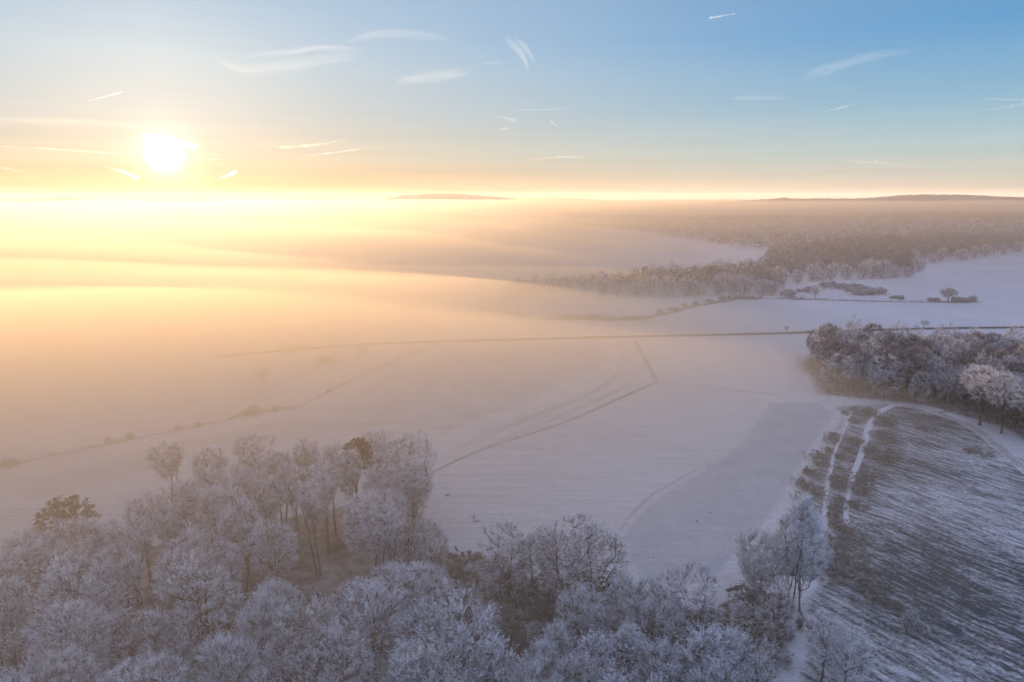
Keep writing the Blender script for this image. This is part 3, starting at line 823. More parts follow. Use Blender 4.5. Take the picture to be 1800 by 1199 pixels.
for key, px, py, H, W_, lab in [('pine', 1133, 497, 20, 7, 'dark pointed conifer in the mist above the far hedge band'), ('edge0', 1146, 500, 25, 17, 'round misty tree right of the dark conifer above the far band'),
        ('birch', 1178, 498, 27, 6.5, 'slim misty tree standing tall above the far hedge band'), ('pine', 1219, 492, 17, 6, 'small misty conifer above the far hedge band'),
        ('edge2', 1258, 490, 23, 20, 'wide pale misty tree at the head of the hazy snowfield'), ('edge0', 1243, 490, 19, 14, 'misty tree left of the wide pale one at the hazy snowfield'),
        ('edge1', 1433, 524, 12, 7, 'column-shaped frosted tree behind the long far hedge'), ('bare1', 1666, 531, 14, 15, 'round brown tree on the far hedge line at right'),
        ('birch', 1491, 582, 6, 5, 'small roadside tree above the dark road, left of another'), ('birch', 1624, 577, 6.5, 6, 'small roadside tree above the dark road nearer the right edge'),
        ('birch', 1382, 584, 5, 4, 'tiny roadside tree left of the right wood above the road'),
        ('edge0', 590, 615, 9, 9, 'faint round tree in the fog where the road fades out'), ('edge1', 637, 628, 8, 8, 'faint tree in the fog just below the fading road'),
        ('edge0', 460, 672, 9, 9, 'lone round tree in the orange fog below the fading road'), ('bush', 572, 640, 5, 13, 'wide faint bush in the fog under the round roadside tree'),
        ('bush', 513, 618, 4, 12, 'faintest bush on the road verge deep in the orange fog')]:
    x, y = at(px, py)[:2]
    place(key, x, y, H, W_, None, lab, 'bush' if key == 'bush' else 'tree')

# ---------------------------------------------------------------- hills on the horizon
M_HILL, t, b = mat('wooded hillside')
t.links.new(ramp(t, noise(t, objco(t), 0.012, 6.0, 0.7), [(0.35, (0.045, 0.042, 0.04)), (0.7, (0.11, 0.105, 0.10))]), b.inputs['Base Color'])
def hill(outline, dist, depth, seed):
    """a long wooded ridge: crest heights from the skyline, falling away in front and behind"""
    rg = np.random.default_rng(seed)
    px = np.array([p[0] for p in outline], float); py = np.array([p[1] for p in outline], float)
    n = 420; q = np.linspace(px[0], px[-1], n); h = np.interp(q, px, py)
    pts = []
    m = 23
    for k in range(n):
        d = np.array(ray(q[k], h[k])); s = dist / d[1]
        crest = CAM_H + d[2] * s
        for a in range(m):
            u = (a / (m - 1)) * 2 - 1
            y = dist + u * depth
            zz = -30 + (crest + 30) * (cos(u * pi / 2) ** 0.8 if abs(u) < 1 else 0) 
            zz += rg.normal() * 1.7 * (1 if abs(u) < .5 else .3)
            pts.append((d[0] * s + rg.normal() * 2, y, zz))
    i, j = np.meshgrid(np.arange(n - 1), np.arange(m - 1), indexing='ij')
    f = np.stack([i * m + j, (i + 1) * m + j, (i + 1) * m + j + 1, i * m + j + 1], -1).reshape(-1, 4)
    o = mesh_obj('hill', np.array(pts), f, M_HILL)
    o['kind'] = 'structure'
    return o
hill([(1180, 360), (1290, 354), (1360, 349.5), (1380, 347.8), (1390, 349.3), (1450, 349), (1500, 349.5), (1535, 348), (1560, 345.5), (1590, 343), (1620, 342), (1690, 342.3), (1720, 344), (1760, 345.8), (1800, 347), (1900, 350), (2100, 360)], 4700, 450, 1)
hill([(660, 352), (700, 346), (712, 342), (735, 342.5), (748, 340.5), (800, 340), (840, 343.5), (880, 346.5), (930, 352)], 8300, 900, 2)
hill([(80, 352), (98, 349), (115, 347), (128, 348.5), (146, 352)], 8300, 900, 3)
M_STEEL, t, b = mat('weathered mast steel')
b.inputs['Base Color'].default_value = (0.16, 0.16, 0.17, 1)
def mast(px, py, dist, H, label):
    d = ray(px, py); s = dist / d[1]
    root = bpy.data.objects.new('radio_mast', None); COL.objects.link(root)
    root.location = (d[0] * s, dist, CAM_H + d[2] * s - H)
    tb = Tubes(); tb.add([(0, 0, -5), (0, 0, H * .5), (0, 0, H * .72)], [3.0, 2.4, 2.0], 8); tb.build('tower', M_STEEL, root)
    tb = Tubes(); tb.add([(0, 0, H * .72), (0, 0, H)], [1.2, 0.5], 6); tb.build('antenna', M_STEEL, root)
    tb = Tubes(); tb.add([(0, 0, H * .66), (0, 0, H * .70), (0, 0, H * .72)], [4.0, 5.0, 4.2], 10); tb.build('platform', M_STEEL, root)
    tag(root, label, 'mast')
mast(804, 335.5, 8280, 70, 'tiny radio mast on the crest of the far hill near the horizon centre')
ORD2 = ORD + ['thirty-first', 'thirty-second', 'thirty-third', 'thirty-fourth', 'thirty-fifth', 'thirty-sixth', 'thirty-seventh', 'thirty-eighth', 'thirty-ninth', 'fortieth', 'forty-first', 'forty-second', 'forty-third', 'forty-fourth', 'forty-fifth', 'forty-sixth', 'forty-seventh', 'forty-eighth', 'forty-ninth', 'fiftieth']
# ---------------------------------------------------------------- hedges, brambles, undergrowth
TRK = np.vstack([resample([at(*p)[:2] for p in t_], 1.0) for t_ in (TRACK_A, TRACK_B)])
def shrub(key, px, py, H, W_, label, cat, group=None):
    x, y = at(px, py)[:2]
    x += random.uniform(-.3, .3) * W_; y += random.uniform(-.2, .2) * W_
    W_ *= random.uniform(.65, 1.35)
    for _ in range(3):      # nothing grows on the track itself
        dd = np.hypot(TRK[:, 0] - x, TRK[:, 1] - y); j_ = dd.argmin(); need = W_ * .36 + 0.9
        if dd[j_] < need:
            x += (x - TRK[j_, 0]) / (dd[j_] + .01) * (need - dd[j_]); y += (y - TRK[j_, 1]) / (dd[j_] + .01) * (need - dd[j_])
    H *= random.uniform(.85, 1.2)
    return place(key, x, y, H, W_, None, label, cat, group)
# bushes along the left hedge bank
LH = [(20, 816, 3, 7), (60, 808, 2.0, 4), (105, 799, 2.2, 3), (150, 790, 2.2, 3.5), (192, 780, 3.6, 4), (234, 772, 3.8, 4.5), (275, 765, 2.2, 3), (312, 757, 3.0, 3.5), (345, 751, 2.6, 3), (380, 744, 2, 3), (436, 727, 4.2, 6), (452, 724, 3.8, 6), (489, 722, 3.2, 4), (520, 718, 2, 3.5), (552, 702, 2.2, 4), (578, 690, 2.6, 4), (606, 675, 2.2, 4), (640, 660, 2.4, 4), (672, 645, 2, 4), (705, 629, 2, 4), (740, 617, 2, 4)]
LH = [q for q in LH if q[2] >= 2.5]
for k, (px, py, H, W_) in enumerate(LH):
    shrub('bush', px, py, H * .75, W_, f'{"round" if H > 3 else "low"} frosted bush, {ORD[k]} from the left along the hazy left field bank', 'bush', 'bushes on the left field bank')
FH = [(985, 560, 3, 7), (1000, 560, 3.4, 8), (1022, 561, 2.6, 8), (1040, 561, 5, 8), (1052, 561, 4, 7), (1075, 562, 3, 8), (1100, 562, 3, 9), (1126, 562, 3, 8), (1160, 553, 3.6, 9), (1185, 547, 3.5, 9), (1205, 542, 4.4, 9), (1225, 538, 4, 9), (1250, 533, 3.6, 9), (1275, 529, 4, 9)]
for k, (px, py, H, W_) in enumerate(FH):
    shrub('bush', px, py, H, W_, f'frosted hedge bush, {ORD[k]} from the left on the curved far hedge', 'bush', 'bushes of the curved far hedge')
FR = [(1292, 526, 3, 13), (1310, 526, 3, 13), (1330, 526, 2.4, 12), (1386, 523, 7, 10), (1400, 527, 2, 12), (1412, 514, 3, 14), (1425, 510, 3, 12), (1470, 505, 5, 22), (1490, 508, 5, 24), (1505, 513, 5, 22), (1525, 518, 5, 20), (1545, 516, 5, 16), (1575, 525, 3, 12), (1585, 526, 3, 9), (1642, 530, 4, 12), (1685, 531, 5, 12), (1705, 531, 4.5, 12)]
FR2 = []
for (px, py, H, W_) in FR:
    if W_ > 11:
        for q_ in (-1, 0, 1): FR2.append((px + q_ * W_ * .55 + random.uniform(-2, 2), py + random.uniform(-1.2, .8), H * random.uniform(.7, 1.2), W_ * random.uniform(.38, .6)))
    else: FR2.append((px, py, H, W_))
FR = sorted(FR2)
for k, (px, py, H, W_) in enumerate(FR):
    shrub('bush', px, py, H, W_, f'{"brown" if H > 4 else "low pale"} thicket, {ORD2[k]} from the left around the long far hedge at right', 'thicket', 'thickets around the long far hedge')
# brambles between and beside the track lines, top to bottom
BR = [(1512, 728, 2.6, 11), (1488, 728, 1.6, 5), (1550, 748, 2.0, 9), (1566, 741, 2.4, 9), (1500, 742, 1.4, 6), (1466, 776, 2.4, 8), (1472, 768, 1.8, 6), (1500, 776, 1.8, 6), (1510, 780, 1.6, 4), (1546, 768, 2.0, 9), (1560, 775, 1.6, 7), (1540, 795, 2.6, 9), (1552, 808, 2.4, 9), (1444, 806, 2.6, 6), (1452, 798, 2.2, 6), (1450, 820, 2.0, 6), (1478, 805, 1.4, 5), (1488, 790, 1.4, 5), (1428, 834, 2.2, 6), (1440, 838, 2.2, 6), (1484, 826, 1.2, 5), (1416, 856, 2.4, 6), (1432, 862, 2.6, 7), (1442, 874, 2.2, 5), (1404, 880, 2.8, 6), (1470, 848, 2.2, 7), (1478, 862, 1.8, 5), (1514, 842, 2.2, 7), (1522, 855, 2.6, 8), (1508, 866, 2.0, 6), (1470, 882, 2.0, 5), (1476, 898, 2.2, 6), (1468, 912, 2.2, 5), (1502, 890, 1.8, 5), (1474, 930, 2.0, 6), (1488, 938, 1.6, 6), (1460, 948, 2.0, 6), (1500, 956, 1.6, 7), (1470, 968, 2.0, 7), (1455, 985, 2.2, 5), (1496, 985, 1.8, 8), (1466, 1005, 2.6, 6), (1480, 1020, 2.4, 7), (1500, 1008, 2.0, 7), (1516, 1030, 1.8, 7), (1535, 1046, 1.6, 6), (1556, 1060, 1.6, 5), (1574, 1076, 1.6, 4), (1622, 752, 1.4, 9), (1716, 800, 1.6, 11)]
BR.sort(key=lambda p: p[1])
for k, (px, py, H, W_) in enumerate(BR):
    shrub('thicket', px, py, H * .8, W_ * .9, f'{"broad" if W_ > 7.5 else "small"} brown bramble clump, {ORD2[k]} from the top beside the snowy track', 'bramble', 'bramble clumps beside the snowy track')
shrub('bush', 1597, 1112, 4.2, 4.5, 'round grey frosted bush alone in the brash rows', 'bush')
shrub('bush', 1622, 1118, 2.8, 3.6, 'smaller bush right of the round grey one in the brash rows', 'bush')
shrub('thicket', 1428, 1106, 2.0, 5, 'dark green bramble patch beside the bottom end of the track', 'bramble')
# scrub of the dark clearing at the bottom centre
SC = [(790, 1000, 2.6, 7), (815, 993, 2.2, 7), (845, 992, 2.6, 7), (866, 1002, 3.2, 6), (800, 1022, 3.0, 8), (828, 1016, 3.8, 9), (856, 1024, 3.6, 7), (880, 1034, 3.6, 7), (780, 1048, 3.0, 8), (812, 1052, 3.2, 8), (842, 1056, 3.4, 9), (872, 1066, 3.2, 8), (902, 1056, 3.4, 8), (930, 1060, 3.4, 8), (770, 1080, 3.0, 7), (890, 1092, 3.2, 8), (918, 1088, 3.2, 9), (945, 1092, 3.0, 8), (905, 1120, 3, 7), (935, 1128, 3, 7), (965, 1068, 3.4, 8), (1005, 1072, 3.0, 8), (1040, 1076, 3.0, 8), (975, 1045, 3.4, 8), (1020, 1042, 3.4, 8), (1068, 1050, 3.0, 7)]
SC.sort(key=lambda p: p[1])
for k, (px, py, H, W_) in enumerate(SC):
    shrub('bush' if k % 3 == 1 else 'thicket', px, py, H, W_, f'{"greyish" if k % 3 == 1 else "dark brown"} scrub bush, {ORD[k]} from the top in the dark clearing', 'bush', 'scrub bushes of the dark clearing')
SD = [(1300, 1068, 3, 7), (1330, 1062, 3.5, 7), (1352, 1075, 3.5, 6), (1318, 1095, 3, 7), (1345, 1110, 3, 6), (1362, 1120, 3, 5), (1340, 1140, 3, 6), (1360, 1160, 3, 6)]
for k, (px, py, H, W_) in enumerate(SD):
    shrub('bush' if k % 2 else 'thicket', px, py, H, W_, f'brown undergrowth bush, {ORD[k]} from the top below the spreading willow', 'bush', 'undergrowth bushes below the willow')

def ground_twigs(name, XY, n_per, hgt, spread, frost_mu, m, rg, width=0.07):
    n = len(XY); z = hz(XY[:, 0], XY[:, 1])
    b = np.stack([XY[:, 0], XY[:, 1], z], -1)[:, None] + np.concatenate([rg.normal(0, spread, (n, n_per, 2)), rg.uniform(0, .35, (n, n_per, 1)) * hgt], -1)
    d = unit(np.concatenate([rg.normal(0, .7, (n, n_per, 2)), rg.uniform(.15, 1, (n, n_per, 1))], -1))
    t = b + d * hgt * rg.uniform(.4, 1.1, (n, n_per, 1))
    fr = np.clip(rg.normal(frost_mu, .16, (n, 1)) + rg.normal(0, .15, (n, n_per)), 0, 1)
    o = blades(name, b.reshape(-1, 3), t.reshape(-1, 3), width, fr.ravel(), m, None, rg)
    o['kind'] = 'stuff'; return o
rgu = np.random.default_rng(21)
ground_twigs('undergrowth', np.vstack([fill(FA_PX, 4.2, rgu), fill(FB_PX, 1.8, rgu)]), 14, 1.3, 0.8, 0.50, M_BRAMBLE, rgu, 0.09)
ground_twigs('undergrowth', fill(FF_PX, 2.4, rgu), 14, 2.6, 1.1, 0.36, M_FROST, rgu, 0.13)
TS_PX = [(1500, 722), (1530, 722), (1520, 760), (1575, 735), (1590, 745), (1565, 800), (1560, 830), (1530, 880), (1520, 960), (1560, 1040), (1600, 1095), (1560, 1080), (1490, 1040), (1450, 1010), (1448, 950), (1440, 905), (1400, 885), (1400, 865), (1425, 825), (1450, 780), (1480, 740)]
TSP = fill(TS_PX, 0.9, rgu); TSP = TSP[rgu.random(len(TSP)) < np.clip(0.5 + 0.6 * np.sin(TSP[:, 0] / 3.1 + 1.7 * np.sin(TSP[:, 1] / 7.3)) * np.sin(TSP[:, 1] / 5.2), 0.05, 1)]
for tl_, w_ in ((TRACK_A, 2.1), (TRACK_B, 1.5)):
    tq = resample([at(*p)[:2] for p in tl_], 1.5)
    TSP = TSP[np.linalg.norm(TSP[:, None] - tq[None], axis=-1).min(1) > w_]
ground_twigs('bramble_cover', TSP, 8, 0.8, 0.5, 0.50, M_BRAMBLE, rgu, 0.08)
# brash and dead grass left in rows over the clearing
CW_ = W2(CLEAR_PX)
cand_ = fill(CLEAR_PX, 0.85, rgu)
ang = radians(-57); ca_, sa_ = cos(ang), sin(ang)
along = cand_[:, 0] * ca_ + cand_[:, 1] * sa_; across = -cand_[:, 0] * sa_ + cand_[:, 1] * ca_
across = across + 3.0 * np.sin(along / 31.0) + 1.5 * np.sin(along / 13.0 + across / 17.0)
rowp = 0.5 + 0.5 * np.cos(across * 2 * pi / 2.9)
patchy = 0.5 + 0.5 * np.sin(along / 23 + 1.3 * np.sin(across / 15)) * np.sin(across / 21 + 0.8)
far_ = np.hypot(cand_[:, 0], cand_[:, 1])
keep = rgu.random(len(cand_)) < np.clip((rowp ** 2) * (0.3 + 0.7 * patchy) * 0.9, 0, 1)
ground_twigs('brash_rows', cand_[keep], 7, 0.55, 0.30, 0.46, M_BRASH, rgu, 0.07)
hp = []
for line, dens, wd in [([(955, 561), (1040, 562), (1120, 562), (1165, 553), (1215, 540), (1285, 528)], 0.8, 2.5), ([(1285, 526), (1400, 526), (1500, 529), (1600, 531), (1720, 531)], 0.5, 1.4), ([(-60, 835), (10, 818), (120, 795), (200, 779), (320, 755), (400, 739), (440, 724), (520, 717), (600, 677), (690, 635), (775, 605)], 0.6, 1.0), (ROAD, 0.5, 4.2), ([(745, 838), (850, 790), (1000, 740), (1155, 672)], 0.25, 0.6)]:
    Pq = resample([at(*p)[:2] for p in line], 0.5)
    k = rgu.random(len(Pq)) < dens
    Pq = Pq[k] + rgu.normal(0, wd * .5, (k.sum(), 2))
    if line is ROAD:
        sgn = np.sign(rgu.uniform(-1, 1, len(Pq)))
        Pq = resample([at(*p)[:2] for p in ROAD], 0.5)[k]
        Pq = offset_line(Pq, 1.0) * 0 + Pq + np.stack([np.zeros(len(Pq)), sgn * rgu.uniform(3.4, 5.2, len(Pq))], -1)
    hp.append(Pq)
hq = []
for line, dens, wd in [([(-60, 835), (10, 818), (120, 795), (200, 779), (320, 755), (400, 739), (440, 724), (520, 717), (600, 677), (690, 635), (775, 605)], .22, 1.2), ([(955, 561), (1040, 562), (1120, 562), (1165, 553), (1215, 540), (1285, 528)], .8, 4.0), ([(1285, 526), (1400, 526), (1500, 529), (1600, 531), (1720, 531)], .4, 2.0), ([(1400, 526), (1430, 512), (1470, 508), (1520, 518), (1555, 519)], .5, 14.0), ([(800, 548), (850, 545), (890, 549), (925, 559)], .6, 3.5)]:
    Pq = resample([at(*p)[:2] for p in line], 0.5)
    gap = 0.5 + 0.5 * np.sin(np.arange(len(Pq)) / 23.0 + 2 * np.sin(np.arange(len(Pq)) / 61.0))
    k = rgu.random(len(Pq)) < dens * (0.25 + 0.75 * gap)
    hq.append(Pq[k] + rgu.normal(0, wd * .5, (k.sum(), 2)))
ground_twigs('hedge_scrub', np.vstack(hq), 22, 2.2, 0.9, 0.48, M_FROST, rgu, 0.14)
ground_twigs('verge_grass', np.vstack(hp), 8, 0.7, 0.4, 0.5, M_BRAMBLE, rgu, 0.09)

# ---------------------------------------------------------------- stand-in thicket, timber, stones
M_WOOD, t, b = mat('dark weathered boards')
t.links.new(ramp(t, noise(t, mapping(t, objco(t), (6, 6, 0.5)), 1.0, 4.0), [(0.3, (0.045, 0.034, 0.026)), (0.7, (0.11, 0.085, 0.065))]), b.inputs['Base Color'])
M_ROOFSNOW, t, b = mat('snow on the roof')
t.links.new(ramp(t, noise(t, objco(t), 1.5, 4.0), [(0.3, (0.70, 0.70, 0.71)), (0.7, (0.80, 0.80, 0.82))]), b.inputs['Base Color'])
def cbox(x0, x1, y0, y1, z0, z1):
    v = [(x0, y0, z0), (x1, y0, z0), (x1, y1, z0), (x0, y1, z0), (x0, y0, z1), (x1, y0, z1), (x1, y1, z1), (x0, y1, z1)]
    return np.array(v, float), [(3, 2, 1, 0), (4, 5, 6, 7), (0, 1, 5, 4), (1, 2, 6, 5), (2, 3, 7, 6), (3, 0, 4, 7)]
def multi(name, shapes, m, parent=None, bevel=0.0):
    V, F, n = [], [], 0
    for v, f in shapes:
        V.append(np.asarray(v, float)); F += [tuple(i + n for i in q) for q in f]; n += len(v)
    o = mesh_obj(name, np.vstack(V), F, m, parent)
    if bevel:
        md = o.modifiers.new('bevel', 'BEVEL'); md.width = bevel; md.segments = 2
    return o
shrub('thicket', 600, 968, 2.6, 6, 'thicket standing in for an unclear dark shape at the snowy opening in the left wood', 'bramble')  # thicket put in for a dark shape of unclear nature
M_LOG, t, b = mat('cut timber')
t.links.new(ramp(t, noise(t, mapping(t, objco(t), (1, 8, 8)), 1.0, 4.0), [(0.3, (0.05, 0.036, 0.028)), (0.7, (0.14, 0.11, 0.085))]), b.inputs['Base Color'])
def log(px, py, L, r, az, label, side=True):
    x, y, z = at(px, py)
    tb = Tubes(); n = 7
    P = np.stack([np.linspace(-L / 2, L / 2, n), RNG.normal(0, .06 * L / 4, n), np.full(n, r * .7) + np.abs(RNG.normal(0, .08, n))], -1)
    R = np.linspace(r, r * .6, n); R[0] *= .3; R[-1] *= .3
    tb.add(P, R, 7)
    if side:
        for q in range(3):
            s0 = P[2 + q]; tb.add([s0, s0 + np.array([.5, RNG.normal(0, .5), .35]), s0 + np.array([1.1, RNG.normal(0, .9), .6])], [r * .45, r * .3, r * .12], 5)
    o = tb.build('fallen_branch', M_LOG)
    o.location = (x, y, z + 0.08); o.rotation_euler = (0, 0, radians(az))
    tag(o, label, 'branch', 'branches lying on the snow')
log(802, 966, 3.4, .22, 115, 'bent dark branch lying on the snow above the scrub clearing')
log(788, 977, 2.2, .32, 10, 'short thick log on the snow left of the bent branch')
log(832, 980, 4.2, .18, 8, 'long thin branch on the snow at the edge of the scrub')
log(861, 967, 2.2, .28, 5, 'short dark log on the snow beside the olive-tinted tree')
log(766, 983, 2.0, .25, 0, 'small log on the snow nearest the left wood')
log(785, 969, 2.0, .12, 20, 'thin stick on the snow above the short thick log')
log(786, 872, 2.0, .16, 15, 'small branch far up the snowfield right of the left wood')
log(833, 911, 2.6, .16, 100, 'upright-looking twig on the snowfield above the scrub clearing')
log(837, 917, 2.4, .14, 15, 'flat twig on the snowfield just below the upright-looking one')
log(1288, 1038, 4.2, .34, 8, 'heap-like dark branch on the snow left of the willow')
log(1298, 1033, 3.6, .30, 25, 'dark branch crossing behind the heap-like one left of the willow')
log(1306, 1030, 2.6, .24, 60, 'stubby branch at the right of the dark heap by the willow')
log(1069, 1074, 4.0, .36, 5, 'dark fallen trunk in the scrub right of the frosted clump')
log(1225, 917, .7, .20, 20, 'dark lump on the grey crop field, lower of two', False)
log(1249, 902, .8, .14, 0, 'dark lump on the grey crop field, upper of two', False)
log(1149, 981, .8, .14, 40, 'dark lump on the snow near the bottom of the crop field', False)
log(1467, 857, 5.0, .16, 130, 'pale bare stem lying in the brambles beside the track')
log(1660, 725, 6.0, .24, 0, 'pale felled trunk by the edge of the right wood')
# a post at the end of the curved hedge
x, y, z = at(1281, 528)
pst = bpy.data.objects.new('hunting_stand', None); COL.objects.link(pst); pst.location = (x, y, z)
tag(pst, 'small raised hunting stand at the top end of the curved far hedge', 'hunting stand')
for sx in (-.7, .7):
    for sy in (-.6, .6):
        tb = Tubes(); tb.add([(sx * 1.35, sy * 1.35, -.2), (sx, sy, 3.0)], [.09, .08], 6); tb.build('leg', M_WOOD, pst)
multi('cabin', [cbox(-.85, .85, -.75, .75, 3.0, 4.9)], M_WOOD, pst, .03)
multi('roof', [cbox(-1.05, 1.05, -.95, .95, 4.905, 5.05)], M_ROOFSNOW, pst, .03)

# ---------------------------------------------------------------- cars on the road
def paint(name, c):
    m, t, b = mat(name); b.inputs['Base Color'].default_value = (*c, 1); b.inputs['Roughness'].default_value = .3; b.inputs['Specular IOR Level'].default_value = .5
    return m
M_WHITE, M_GREY = paint('white car paint', (.78, .78, .78)), paint('dark grey car paint', (.06, .065, .075))
M_GLASS = paint('car glass', (.02, .022, .025)); M_TYRE = paint('tyre rubber', (.02, .02, .02)); M_RIM = paint('alloy rim', (.45, .45, .46))
M_LAMP, t, b = mat('lit headlamp'); b.inputs['Emission Color'].default_value = (1, .93, .8, 1); b.inputs['Emission Strength'].default_value = 4.0
M_TAIL = paint('red tail lamp', (.35, .02, .02))
def prism(profile, w):
    """side profile (x,z) extruded over the width"""
    n = len(profile); v = [(x_, -w / 2, z_) for x_, z_ in profile] + [(x_, w / 2, z_) for x_, z_ in profile]
    f = [tuple(range(n)), tuple(range(2 * n - 1, n - 1, -1))] + [(k, k + n, (k + 1) % n + n, (k + 1) % n) for k in range(n)]
    return np.array(v), f
def car(px, py, m, label, flip):
    x, y, z = at(px, py)
    j = np.argmin(np.hypot(RW[:, 0] - x, RW[:, 1] - y)); j = min(max(j, 1), len(RW) - 2)
    d = RW[j + 1] - RW[j - 1]; az = atan2(d[1], d[0]) + (pi if flip else 0)
    off = 1.4 if flip else -1.4
    nrm_ = np.array([-d[1], d[0]]) / np.linalg.norm(d)
    p = RW[j] + nrm_ * off
    r = bpy.data.objects.new('car', None); COL.objects.link(r); r.location = (p[0], p[1], float(hz(*p)) + .23); r.rotation_euler = (0, 0, az)
    tag(r, label, 'car', 'cars on the road')
    multi('body', [prism([(-2.15, .35), (-2.2, .8), (-2.05, 1.0), (-.9, 1.02), (1.0, .98), (1.95, .82), (2.2, .62), (2.15, .32)], 1.76)], m, r, .06)
    multi('cabin_roof', [prism([(-1.85, 1.0), (-1.5, 1.42), (-.2, 1.48), (.3, 1.44), (1.05, .985)], 1.5)], m, r, .05)
    multi('side_window', [prism([(-1.55, 1.05), (-1.3, 1.36), (-.2, 1.41), (.25, 1.37), (.8, 1.05)], 1.53)], M_GLASS, r)
    multi('windscreen', [(np.array([(1.07, -.68, 1.0), (1.07, .68, 1.0), (.36, .62, 1.43), (.36, -.62, 1.43)]), [(0, 1, 2, 3)])], M_GLASS, r)
    for sx in (-1.35, 1.35):
        for sy in (-.8, .8):
            tb = Tubes(); tb.add([(sx, sy - .1, .32), (sx, sy - .09, .32), (sx, sy + .09, .32), (sx, sy + .1, .32)], [.05, .32, .32, .05], 14); wheel = tb.build('wheel', M_TYRE, r)
            tb = Tubes(); sg = 1 if sy > 0 else -1; tb.add([(sx, sy + sg * .095, .32), (sx, sy + sg * .112, .32), (sx, sy + sg * .115, .32)], [.2, .19, .02], 12); tb.build('rim', M_RIM, wheel)
    for sy in (-.6, .6):
        multi('headlight', [cbox(2.10, 2.215, sy - .18, sy + .18, .62, .78)], M_LAMP, r, .02)
        multi('tail_light', [cbox(-2.225, -2.12, sy - .16, sy + .16, .72, .88)], M_TAIL, r, .02)
car(1106, 592, M_WHITE, 'white car on the road at the farm track junction', True)
car(1419, 584.5, M_GREY, 'dark car on the road behind the tip of the right wood', False)
# ---------------------------------------------------------------- air
def volume_material(name, color, density, g):
    m = bpy.data.materials.new(name); m.use_nodes = True
    t = m.node_tree; t.nodes.clear()
    o = t.nodes.new('ShaderNodeOutputMaterial')
    v = t.nodes.new('ShaderNodeVolumePrincipled')
    v.inputs['Color'].default_value = (*color, 1)
    v.inputs['Density'].default_value = density
    v.inputs['Anisotropy'].default_value = g
    t.links.new(v.outputs[0], o.inputs['Volume'])
    return m
M_HAZE = volume_material('pale air', (0.93, 0.93, 0.93), 0.00005, 0.30)
M_FOG = volume_material('ground fog', (0.66, 0.57, 0.42), 0.0050, 0.25)
M_MIST = volume_material('valley mist', (0.26, 0.255, 0.25), 0.0009, 0.60)
M_LOW = volume_material('low mist', (0.87, 0.75, 0.54), 0.0038, 0.32)
M_SEA = volume_material('fog sea', (0.115, 0.113, 0.11), 0.005, 0.60)

def box(name, x0, x1, y0, y1, z0, z1, m):
    v = [(x0, y0, z0), (x1, y0, z0), (x1, y1, z0), (x0, y1, z0), (x0, y0, z1), (x1, y0, z1), (x1, y1, z1), (x0, y1, z1)]
    return mesh_obj(name, np.array(v), [(3, 2, 1, 0), (4, 5, 6, 7), (0, 1, 5, 4), (1, 2, 6, 5), (2, 3, 7, 6), (3, 0, 4, 7)], m)
HZ = box('haze', -10000, 10000, -10000, 10000, -45, 165, M_HAZE)
tag(HZ, kind='stuff')

def sstep(a, b, v):
    v = np.clip((v - a) / (b - a), 0.0, 1.0); return v * v * (3 - 2 * v)
def sunw(x, y):
    return x * sin(radians(SUN_AZ)) + y * cos(radians(SUN_AZ))
def bank_top(x, y):
    """the shallow fog bank in the dip on the left, thinning out to the right"""
    s = -x + 0.15 * y
    k = np.interp(s, [-700, -300, -170, -30, 60, 112, 168, 206, 300, 420, 560, 900], [-8.0, -2.0, 4.0, 13.0, 19.0, 23.0, 27.0, 34.0, 43.0, 48.0, 50.0, 50.0])
    near = 0.7 + 0.3 * sstep(150, 450, np.hypot(x, y))
    w = sunw(x, y)
    return k * near * sstep(-160, 60, w) - 46.0 * sstep(2300, 3400, w)
def sea_top(x, y):
    w = sunw(x, y)
    return -14.0 + 92.0 * sstep(500, 5200, w - 0.35 * np.maximum(x, 0))
def mist_top(x, y):
    r_ = sstep(-60, 260, x) * (1 - sstep(420, 1100, y))
    n_ = 1 - sstep(110, 420, y + 0.25 * -x)
    return 78.0 - 34.0 * r_ - 24.0 * n_ * (1 - 0.5 * r_) * sstep(-120, 40, x) + 8.0 * sstep(900, 3000, y)

def slab(name, FX, FY, top_z, m, zb=-44.0):
    nx, ny = FX.shape
    top = np.stack([FX, FY, np.maximum(top_z, zb + 1)], -1).reshape(-1, 3)
    bot = top.copy(); bot[:, 2] = zb
    i, j = np.meshgrid(np.arange(nx - 1), np.arange(ny - 1), indexing='ij')
    q0 = (i * ny + j).ravel(); q1 = ((i + 1) * ny + j).ravel(); q2 = ((i + 1) * ny + j + 1).ravel(); q3 = (i * ny + j + 1).ravel()
    n0 = nx * ny
    fs = [np.stack([q0, q1, q2, q3], -1), np.stack([q3, q2, q1, q0], -1) + n0]
    ring = np.concatenate([np.arange(nx) * ny, (nx - 1) * ny + np.arange(1, ny), (np.arange(nx - 2, -1, -1)) * ny + ny - 1, np.arange(ny - 2, 0, -1)])
    rn = np.roll(ring, -1)
    fs.append(np.stack([rn, ring, ring + n0, rn + n0], -1))
    o = mesh_obj(name, np.vstack([top, bot]), np.vstack(fs), m)
    tag(o, kind='stuff')
    return o
def waves(FX, FY, seed, lams, n=14, th0=0.25):
    rg = np.random.default_rng(seed); wav = np.zeros_like(FX)
    for q in range(n):
        lam = rg.uniform(*lams); th = rg.normal(th0, 0.5)
        wav += (lam / lams[1]) ** 0.8 * np.sin((FX * sin(th) + FY * cos(th)) * 2 * pi / lam + rg.uniform(0, 6.28))
    return wav
def sgrid(n, lo, hi, p=2.2):
    u = np.linspace(-1, 1, n); u = np.sign(u) * np.abs(u) ** p
    return np.where(u < 0, u * -lo, u * hi)
FX, FY = np.meshgrid(np.linspace(-2600, 1200, 130), np.linspace(-150, 3600, 130), indexing='ij')
